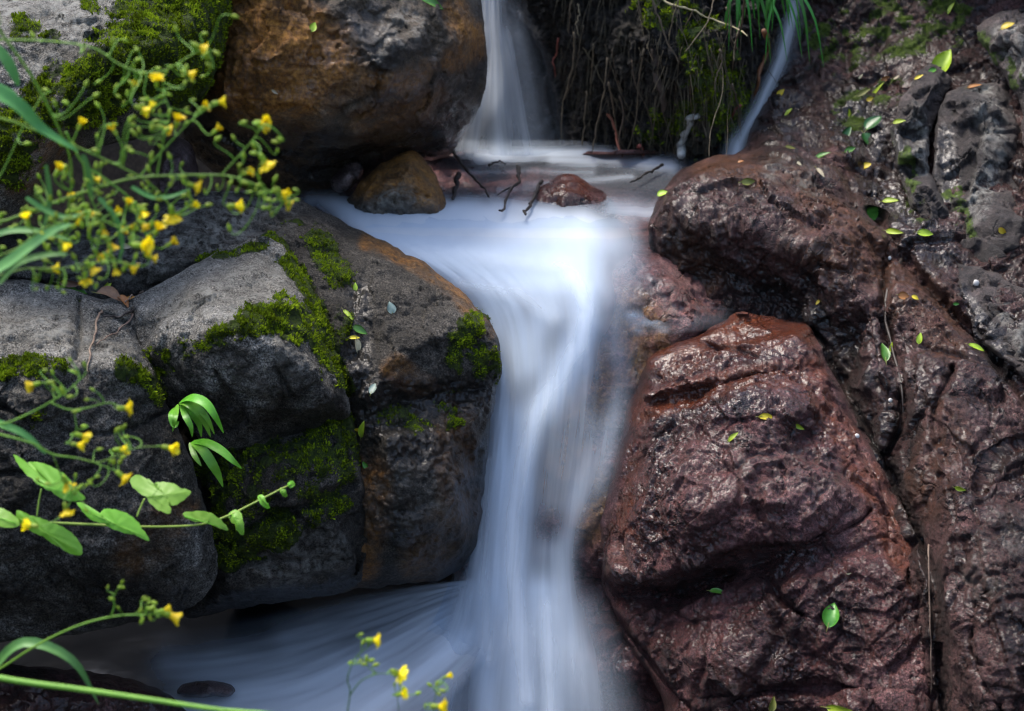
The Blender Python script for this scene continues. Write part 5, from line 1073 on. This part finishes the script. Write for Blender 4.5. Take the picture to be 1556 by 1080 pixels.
flowering('tall yellow wildflower with many small heads leaning across the upper left rocks', PV(-190, 420, 1.42),
  [(Yc([(-190, 420), (-120, 330), (-40, 330), (0, 337), (83, 307), (140, 288), (200, 271), (270, 266), (334, 266), (367, 272), (405, 288), (432, 298)], 1.42, 1.40), 3.6, 1.6),
   (Yc([(-150, -120), (-40, -20), (0, 47), (47, 114), (90, 197), (108, 250), (104, 317), (92, 380)], 1.36, 1.44), 4.2, 1.6),
   (Yc([(-120, 60), (-30, 55), (0, 60), (70, 62), (140, 72), (180, 97), (210, 108), (247, 108), (290, 84), (308, 74)], 1.46, 1.44), 2.6, 1.3),
   (Yc([(-120, 160), (0, 180), (43, 194), (114, 222), (165, 245), (210, 267), (240, 290), (262, 320)], 1.38, 1.42), 3.2, 1.4),
   (Yc([(100, 200), (124, 245), (160, 272), (196, 300), (216, 330), (222, 360)], 1.40, 1.42), 2.4, 1.2),
   (Yc([(238, 268), (246, 225), (257, 174), (250, 145), (247, 128)], 1.41, 1.43), 1.7, 1.1),
   (Yc([(-90, 330), (-30, 290), (0, 267), (33, 197), (50, 168), (63, 147)], 1.40, 1.44), 2.0, 1.1),
   (Yc([(336, 266), (360, 240), (382, 215), (398, 192)], 1.40), 1.7, 1.0), (Yc([(212, 268), (262, 212), (300, 175), (330, 158)], 1.42), 1.5, .9),
   (Yc([(-110, 470), (-20, 400), (30, 375), (70, 345), (130, 330), (180, 345), (220, 366)], 1.34, 1.36), 2.4, 1.1), (Yc([(-90, 430), (0, 418), (40, 408), (90, 408), (130, 400), (170, 398), (198, 402)], 1.35), 2.2, 1.0),
   (Yc([(126, 245), (134, 290), (150, 330), (152, 362), (140, 400)], 1.39), 1.6, .9)],
  [(306, 72, -25, 1, 1.15), (288, 112, -20, 1, 1.15), (238, 120, 80, 2, 1.1), (218, 167, -30, 1, 1.2), (229, 155, -50, 0, .9), (252, 196, -20, 1, 1.2), (270, 182, 70, 1, 1.2), (310, 163, 30, 1, 1.0), (335, 155, 5, 1, 1.1), (123, 187, 60, 0, 1.0), (400, 187, 0, 2, 1.3), (404, 248, -60, 2, 1.5), (430, 293, -20, 1, 1.1), (436, 308, -35, 1, 1.2), (360, 313, -5, 1, 1.3),
   (297, 283, -25, 2, 1.2), (262, 328, -90, 2, 1.5), (90, 256, 60, 1, 1.2), (216, 323, -60, 1, 1.2), (219, 373, 0, 2, 1.6), (200, 406, -30, 1, 1.2), (126, 325, 200, 1, 1.1), (136, 322, -60, 1, 1.2), (140, 408, -60, 1, 1.2), (130, 424, -90, 1, 1.1), (82, 409, 0, 1, 1.2), (145, 272, -20, 0, .9), (158, 350, -80, 0, 1.0), (185, 352, 30, 1, 1.0), (200, 345, 10, 0, .9), (240, 347, 60, 1, 1.1), (168, 372, -70, 1, 1.3), (218, 342, -40, 1, 1.0), (262, 368, 30, 1, 1.0), (118, 340, 40, 0, .9), (294, 312, 20, 0, .9), (64, 360, 60, 0, .9), (195, 308, 60, 0, .8), (110, 300, 80, 1, .9), (176, 322, 20, 1, .9), (150, 388, -60, 1, 1.0), (232, 392, -20, 1, .9), (40, 330, 100, 1, .9), (98, 372, -40, 1, 1.0), (176, 410, -80, 0, .9), (204, 130, 60, 0, .9), (172, 196, 120, 0, .9), (330, 196, 40, 0, .9), (378, 262, 20, 1, .9)],
  290, blades=[(Yc([(-150, 90), (-60, 120), (0, 144), (33, 166), (63, 196), (120, 230)], 1.34, 1.38), 26), (Yc([(-80, 110), (-30, 128), (0, 134), (26, 144)], 1.45), 16), (Yc([(-70, 440), (0, 408), (40, 380), (80, 352), (110, 340)], 1.33), 22), (Yc([(126, 235), (136, 270), (140, 300)], 1.40), 10), (Yc([(-60, 30), (0, 80), (20, 110), (28, 130)], 1.5), 16), (Yc([(40, 300), (70, 320), (100, 330), (130, 322)], 1.39), 9), (Yc([(150, 300), (175, 330), (186, 370), (180, 400)], 1.38), 8), (Yc([(-30, 372), (10, 352), (60, 352), (110, 366)], 1.36), 11), (Yc([(0, 430), (30, 400), (70, 388), (104, 386)], 1.34), 12), (Yc([(200, 284), (232, 300), (262, 298), (290, 286)], 1.41), 8), (Yc([(70, 250), (76, 300), (68, 340), (54, 372)], 1.4), 8)],
  budzone=[(180, 110, 60), (210, 150, 60), (200, 180, 40), (380, 220, 42), (300, 100, 40), (130, 300, 60), (180, 330, 60), (240, 310, 60), (90, 350, 70), (300, 290, 50), (390, 280, 40), (60, 390, 50), (100, 330, 60), (200, 320, 50), (160, 390, 50), (130, 360, 60), (60, 310, 50), (420, 300, 26), (270, 170, 46)], seed=3)
flowering('yellow wildflower sprays hanging in front of the left grey block', PV(-160, 800, 1.36),
  [(Yc([(-150, 660), (-60, 640), (0, 644), (40, 630), (78, 610), (100, 596), (118, 580)], 1.36), 2.8, 1.3), (Yc([(-150, 640), (-40, 655), (0, 660), (50, 674), (80, 690), (118, 696), (150, 705), (176, 716)], 1.34, 1.37), 3.8, 1.3),
   (Yc([(78, 612), (104, 622), (130, 620), (165, 612), (188, 620)], 1.37), 1.8, 1.0), (Yc([(118, 696), (150, 702), (180, 690), (210, 680), (240, 678)], 1.36), 1.6, .9), (Yc([(112, 622), (116, 650), (110, 664)], 1.37), 1.3, .9), (Yc([(80, 690), (92, 720), (104, 735)], 1.36), 1.4, .9)],
  [(50, 585, 200, 1, 1.2), (193, 620, -5, 2, 1.35), (127, 663, -25, 1, 1.35), (120, 676, -10, 1, 1.1), (186, 683, 0, 1, 1.3), (260, 681, -5, 1, 1.4), (188, 725, -40, 2, 1.35), (102, 735, -70, 1, 1.4), (101, 776, -80, 2, 1.2), (45, 798, 180, 1, 1.3)],
  40, blades=[(Yc([(-120, 600), (0, 644), (40, 662), (70, 690)], 1.36), 12)], budzone=[(105, 560, 30), (130, 590, 36), (95, 600, 30), (150, 650, 30), (190, 650, 24), (180, 700, 24), (130, 730, 24), (105, 640, 24)], seed=5)
flowering('single yellow wildflower stalk arching over the dark water at lower left', PV(-170, 1120, 1.30),
  [(Yc([(-170, 1130), (-60, 1050), (0, 1016), (60, 978), (120, 950), (175, 936), (220, 934), (244, 934)], 1.34, 1.30), 3.6, 1.8), (Yc([(168, 937), (174, 920), (172, 908), (182, 890)], 1.31), 1.8, 1.0)],
  [(262, 936, -25, 0, 1.7), (252, 926, 10, 0, 1.0)], 22, blades=[(Yc([(-60, 1090), (-20, 1030), (0, 1004), (20, 984), (44, 976), (80, 985), (112, 1005), (130, 1030), (150, 1070)], 1.34), 18)],
  budzone=[(222, 912, 20), (236, 924, 16), (182, 892, 12), (228, 926, 18)], seed=9, bspread=10)
flowering('yellow wildflower tips rising in front of the lower white water', PV(560, 1250, 1.25),
  [(Yc([(545, 1250), (522, 1130), (528, 1082), (532, 1050), (528, 1030), (540, 1000), (556, 985), (566, 976)], 1.26), 2.2, 1.0), (Yc([(532, 1056), (548, 1035), (572, 1024), (594, 1024)], 1.26), 1.6, 1.0), (Yc([(610, 1250), (612, 1120), (606, 1080), (604, 1060)], 1.27), 1.6, 1.0), (Yc([(700, 1250), (668, 1130), (660, 1080), (664, 1050), (676, 1032)], 1.26), 1.6, 1.0)],
  [(570, 973, -10, 2, 1.2), (607, 1024, -35, 2, 1.4), (612, 1054, 20, 2, 1.0), (670, 1074, 0, 2, 1.4), (681, 1027, 30, 0, .8)], 18, budzone=[(545, 1000, 18), (565, 1005, 14), (640, 1050, 22), (670, 1050, 14), (600, 1040, 14)], seed=13, mat=STEMD, bspread=12)
# thick green stalk across the bottom left corner
root = empty('plant_stalk', PV(-200, 1010, 1.2)); tag(root, 'thick bare green stalk crossing the bottom left corner', 'stalk')
m = MB(); m.tube(wpath([(-620, 1060, 1.22), (-400, 980, 1.22), (-200, 990, 1.22), (0, 1030, 1.2), (120, 1047, 1.19), (230, 1063, 1.18), (330, 1078, 1.17), (450, 1092, 1.16), (620, 1150, 1.15)], 34), np.linspace(6.5, 3.2, 34) * mpp(1.2), 9); m.obj('stem', STEM, root)

# vine with lobed leaves
vine = empty('leafy_vine', PV(-150, 800, 1.6)); tag(vine, 'trailing vine with bright lobed leaves in front of the left boulders', 'vine')
m = MB(); vp = [(-620, 1000, 1.62), (-400, 860, 1.62), (-150, 770, 1.62), (-30, 790, 1.62), (40, 793, 1.62), (90, 795, 1.63), (140, 797, 1.64), (200, 800, 1.65), (260, 800, 1.67), (310, 796, 1.69), (350, 782, 1.71), (380, 767, 1.73), (400, 757, 1.74), (425, 744, 1.75), (442, 736, 1.75)]
m.tube(wpath(vp, 56), np.linspace(2.8, 1.5, 56) * mpp(1.65), 7); m.obj('stem', VSTEM, vine)
def lobed(pts, Y, mid, tilt, pet=None, bend=.02, name='leaf'):
    """leaf outlined by its lobes; tilt tips the blade about its midrib line"""
    o = np.array(pts, float); a, b = np.array(mid[0], float), np.array(mid[1], float); ax = (b - a) / np.linalg.norm(b - a); pr = np.array([-ax[1], ax[0]])
    rim = []
    for i in range(len(o)):
        p0, p1 = o[i], o[(i + 1) % len(o)]; m_ = max(3, int(np.linalg.norm(p1 - p0) / 5))
        for j in range(m_):
            t = j / m_; q = p0 + (p1 - p0) * t; nn = np.array([p1[1] - p0[1], p0[0] - p1[0]]); nn /= np.linalg.norm(nn) + 1e-9
            rim.append(q + nn * (1.2 * math.sin(math.pi * t) * 1.2 + (.5 if j % 2 else -.3)))
    rim = np.array(rim); cen = (a * .55 + b * .45); n_ = len(rim); V = []; Lx = np.linalg.norm(b - a)
    levels = (0, .3, .55, .8, 1.0)
    def dep(q):
        s = (q - a) @ pr; l = ((q - a) @ ax) / Lx
        return Y - .85 * (q[1] - cen[1]) * mpp(Y) + tilt * .5 * s * mpp(Y) + bend * (l - .4) ** 2 + .20 * abs(s) * mpp(Y) - .0007 * math.sin(q[0] * .35) * math.cos(q[1] * .3)
    V.append(P(cen[0], cen[1], dep(cen)))
    for lv in levels[1:]:
        for q in rim:
            qq = cen + (q - cen) * lv; V.append(P(qq[0], qq[1], dep(qq)))
    Fc = [(0, 1 + i, 1 + (i + 1) % n_) for i in range(n_)]
    for k in range(3):
        for i in range(n_): Fc.append((1 + k * n_ + i, 1 + (k + 1) * n_ + i, 1 + (k + 1) * n_ + (i + 1) % n_, 1 + k * n_ + (i + 1) % n_))
    nb = len(V); V = V + [v + np.array([0, .0006, -.0003]) for v in V]; Fc += [tuple(nb + i for i in f[::-1]) for f in Fc[:]]
    mm = MB(); mm.V = [tuple(v) for v in V]; mm.F = Fc
    lf = mm.obj(name, VLEAF, vine)
    vn = MB(); vn.tube(np.array([P(*(a + (b - a) * t), dep(a + (b - a) * t) - .0012) for t in np.linspace(0, .95, 9)]), np.linspace(.0007, .0002, 9), 5)
    for s, l0 in ((1, .15), (-1, .15), (1, .42), (-1, .42)):
        e0 = a + (b - a) * l0; e1 = e0 + ax * Lx * .22 + pr * s * Lx * .24
        if inside(e1[None], o)[0]: vn.tube(np.array([P(*(e0 + (e1 - e0) * t), dep(e0 + (e1 - e0) * t) - .0010) for t in np.linspace(0, 1, 6)]), np.linspace(.0004, .00015, 6), 4)
    v_ = vn.obj('leaf_vein', VLEAF); v_.parent = lf; v_.location = Vector(v_.location) - Vector(lf.location) - Vector(vine.location)
    if pet:
        pm = MB(); pm.tube(wpath([(*p, dep(np.array(p, float)) + .003) for p in pet], 8), 1.5 * mpp(Y), 6); pm.obj('petiole', VSTEM, vine)
lobed([(20, 690), (40, 703), (62, 703), (90, 716), (104, 726), (112, 742), (130, 757), (118, 761), (98, 759), (78, 746), (62, 738), (48, 726), (34, 714)], 1.60, ((62, 738), (118, 752)), .5, pet=[(56, 785), (59, 762), (63, 742)])
lobed([(-40, 764), (0, 771), (24, 785), (30, 798), (12, 802), (-40, 790)], 1.60, ((24, 795), (-36, 775)), .4)
lobed([(25, 775), (45, 783), (80, 795), (104, 806), (122, 826), (125, 842), (112, 843), (92, 832), (66, 815), (40, 802), (26, 790)], 1.60, ((30, 788), (122, 838)), .9)
lobed([(116, 763), (132, 767), (150, 785), (158, 773), (186, 777), (206, 790), (216, 804), (227, 822), (206, 812), (178, 806), (158, 795), (136, 788)], 1.62, ((140, 780), (224, 818)), .6)
lobed([(197, 731), (206, 721), (222, 727), (233, 734), (258, 733), (275, 742), (291, 747), (274, 763), (258, 769), (259, 780), (246, 777), (232, 768), (222, 754), (206, 744)], 1.62, ((221, 755), (288, 748)), -.4, pet=[(208, 785), (213, 772), (220, 757)])
lobed([(277, 780), (292, 777), (316, 778), (330, 786), (340, 795), (347, 806), (334, 801), (318, 792), (302, 793), (286, 789)], 1.68, ((280, 784), (344, 803)), .6)
lobed([(346, 784), (354, 775), (364, 777), (369, 790), (370, 813), (362, 808), (357, 797)], 1.70, ((352, 780), (368, 810)), .4)
lobed([(391, 755), (398, 751), (404, 762), (410, 772), (400, 770)], 1.73, ((394, 754), (408, 770)), .3)
lobed([(424, 745), (430, 740), (436, 750), (434, 756)], 1.745, ((426, 743), (434, 754)), .3)
lobed([(436, 738), (442, 730), (448, 734), (444, 741)], 1.75, ((437, 738), (446, 733)), .3)

# lance-leaved plant in the cleft
def tuft(label, base, blades_, mat, cat, name):
    root = empty(name, base); tag(root, label, cat)
    for pts, wpx in blades_: blade('leaf', mat, root, pts, wpx, fold=.15, lean=1.2)
    return root
YF = 1.99
tuft('small plant with drooping lance shaped green leaves rooted in the dark cleft', PV(268, 660, 2.06),
  [([(272, 612, YF + .05), (290, 604, YF), (312, 612, YF - .02), (328, 634, YF - .03), (340, 658, YF - .02)], 15), ([(272, 612, YF + .05), (286, 612, YF + .01), (302, 624, YF), (312, 642, YF), (320, 664, YF)], 16), ([(276, 616, YF + .05), (290, 626, YF + .02), (302, 642, YF + .02), (306, 664, YF + .02)], 13), ([(268, 618, YF + .05), (262, 630, YF + .01), (266, 646, YF), (272, 640, YF)], 13), ([(270, 614, YF + .05), (266, 634, YF), (262, 656, YF)], 9), ([(274, 612, YF + .05), (296, 616, YF + .01), (314, 634, YF), (326, 660, YF)], 11), ([(274, 614, YF + .05), (282, 632, YF + .01), (290, 648, YF), (292, 664, YF)], 10), ([(288, 672, YF + .05), (296, 692, YF + .02), (306, 708, YF + .01)], 9), ([(274, 610, YF + .05), (300, 606, YF + .02), (322, 622, YF), (332, 645, YF)], 12),
   ([(290, 672, YF + .05), (312, 672, YF + .02), (336, 684, YF), (354, 700, YF - .01), (368, 712, YF)], 14), ([(290, 672, YF + .05), (308, 684, YF + .01), (322, 704, YF), (332, 722, YF), (339, 740, YF)], 16)], FERN, 'plant', 'lance_leaf_plant')
# grass tuft beside the side fall
R = random.Random(4); gb = []
for k in range(26):
    bx = R.uniform(1110, 1195); by = R.uniform(-60, -25); L = R.uniform(70, 150); sp = R.uniform(-.45, .65); Y = R.uniform(3.15, 3.3)
    gb.append(([(bx, by, Y), (bx + sp * L * .35, by + L * .15, Y - .02), (bx + sp * L * .75, by + L * .5, Y - .04), (bx + sp * L * .95, by + L, Y - .03)], R.uniform(3.5, 6)))
tuft('tuft of bright green grass drooping over the bank by the side waterfall', PV(1150, -40, 3.3), gb, GRASS, 'grass tuft', 'grass_tuft')

# roots and dry stems on the bank
bpy.context.view_layer.update()
ROOTM = plain_mat('old_root', (.035, .024, .018), (.10, .075, .055), 40, .75, 0, .8)
REDROOT = plain_mat('red_rootlet', (.20, .045, .03), (.32, .09, .06), 60, .55, 0, .3)
twig('root', [(968, -30), (980, 20), (985, 60), (990, 100), (1000, 135), (1008, 165)], .013, ROOTM, 'thick grey root running down the mossy bank', 'root', off=.012)
twig('dry_stem', [(985, -2), (1030, 12), (1080, 26), (1126, 48)], .0028, plain_mat('straw', (.25, .20, .11), (.38, .32, .18), 60, .6, 0, .2), 'long straw coloured stem lying slantwise across the top of the bank', 'stem', off=.03)
twig('root', [(1035, 235), (1038, 205), (1050, 180), (1058, 176)], .010, plain_mat('bleached_root', (.22, .22, .20), (.42, .42, .39), 60, .7, 0, .7), 'bleached grey root end at the foot of the mossy bank', 'root', off=.012)
for pts, lab in (([(924, 176), (934, 200), (944, 222), (952, 246)], 'bright red brown root stub hanging to the pool'), ([(970, 222), (976, 236), (982, 248)], 'short red rootlet at the pool edge right of the red stub'), ([(1118, 150), (1112, 180), (1100, 215), (1096, 232)], 'red rootlet beside the side waterfall'), ([(846, 60), (848, 85), (846, 106)], 'short red rootlet high in the dark hollow')):
    twig('rootlet', pts, .0048 if 'stub' in lab else .003, REDROOT, lab, 'root', off=.02)
twig('rootlet', [(1165, 45), (1160, 75), (1148, 110), (1138, 150)], .006, plain_mat('rust_bark', (.10, .04, .015), (.22, .09, .03), 60, .6, 0, .5), 'rust brown strip of bark between grass and side waterfall', 'root', off=.02)
STRAW = [plain_mat('dry_rootlet', (.06, .046, .027), (.15, .115, .066), 60, .7, 0, .3), plain_mat('dark_rootlet', (.05, .035, .02), (.12, .085, .05), 60, .7, 0, .3)]
R = random.Random(11)
for k in range(58):
    x = R.uniform(868, 1140); y = R.uniform(-20, 150); L = R.uniform(45, 170); sl = R.uniform(-.25, .75) if x < 1020 else R.uniform(-.6, .35)
    if y + L > 240: L = 240 - y
    pts = [(x, y), (x + sl * L * .2 + R.uniform(-8, 8), y + L * .33), (x + sl * L * .55 + R.uniform(-8, 8), y + L * .66), (x + sl * L, y + L)]
    ya = min(ray(x, max(y, 3))[0].y, 3.5) - R.uniform(.01, .06); yb = min(ray(pts[3][0], pts[3][1])[0].y, 3.55) - R.uniform(.01, .05); y0_, y1_ = pts[0][1], pts[3][1]
    twig('hanging_rootlet', pts, R.choice((.0006, .0008, .0011, .0016, .0026)), STRAW[k % 3 == 0], 'thin dry rootlet hanging down the dark mossy bank', 'root', fixedY=lambda yy: ya + (yb - ya) * (yy - y0_) / (y1_ - y0_ + .1), group='dry rootlets hanging on the bank')
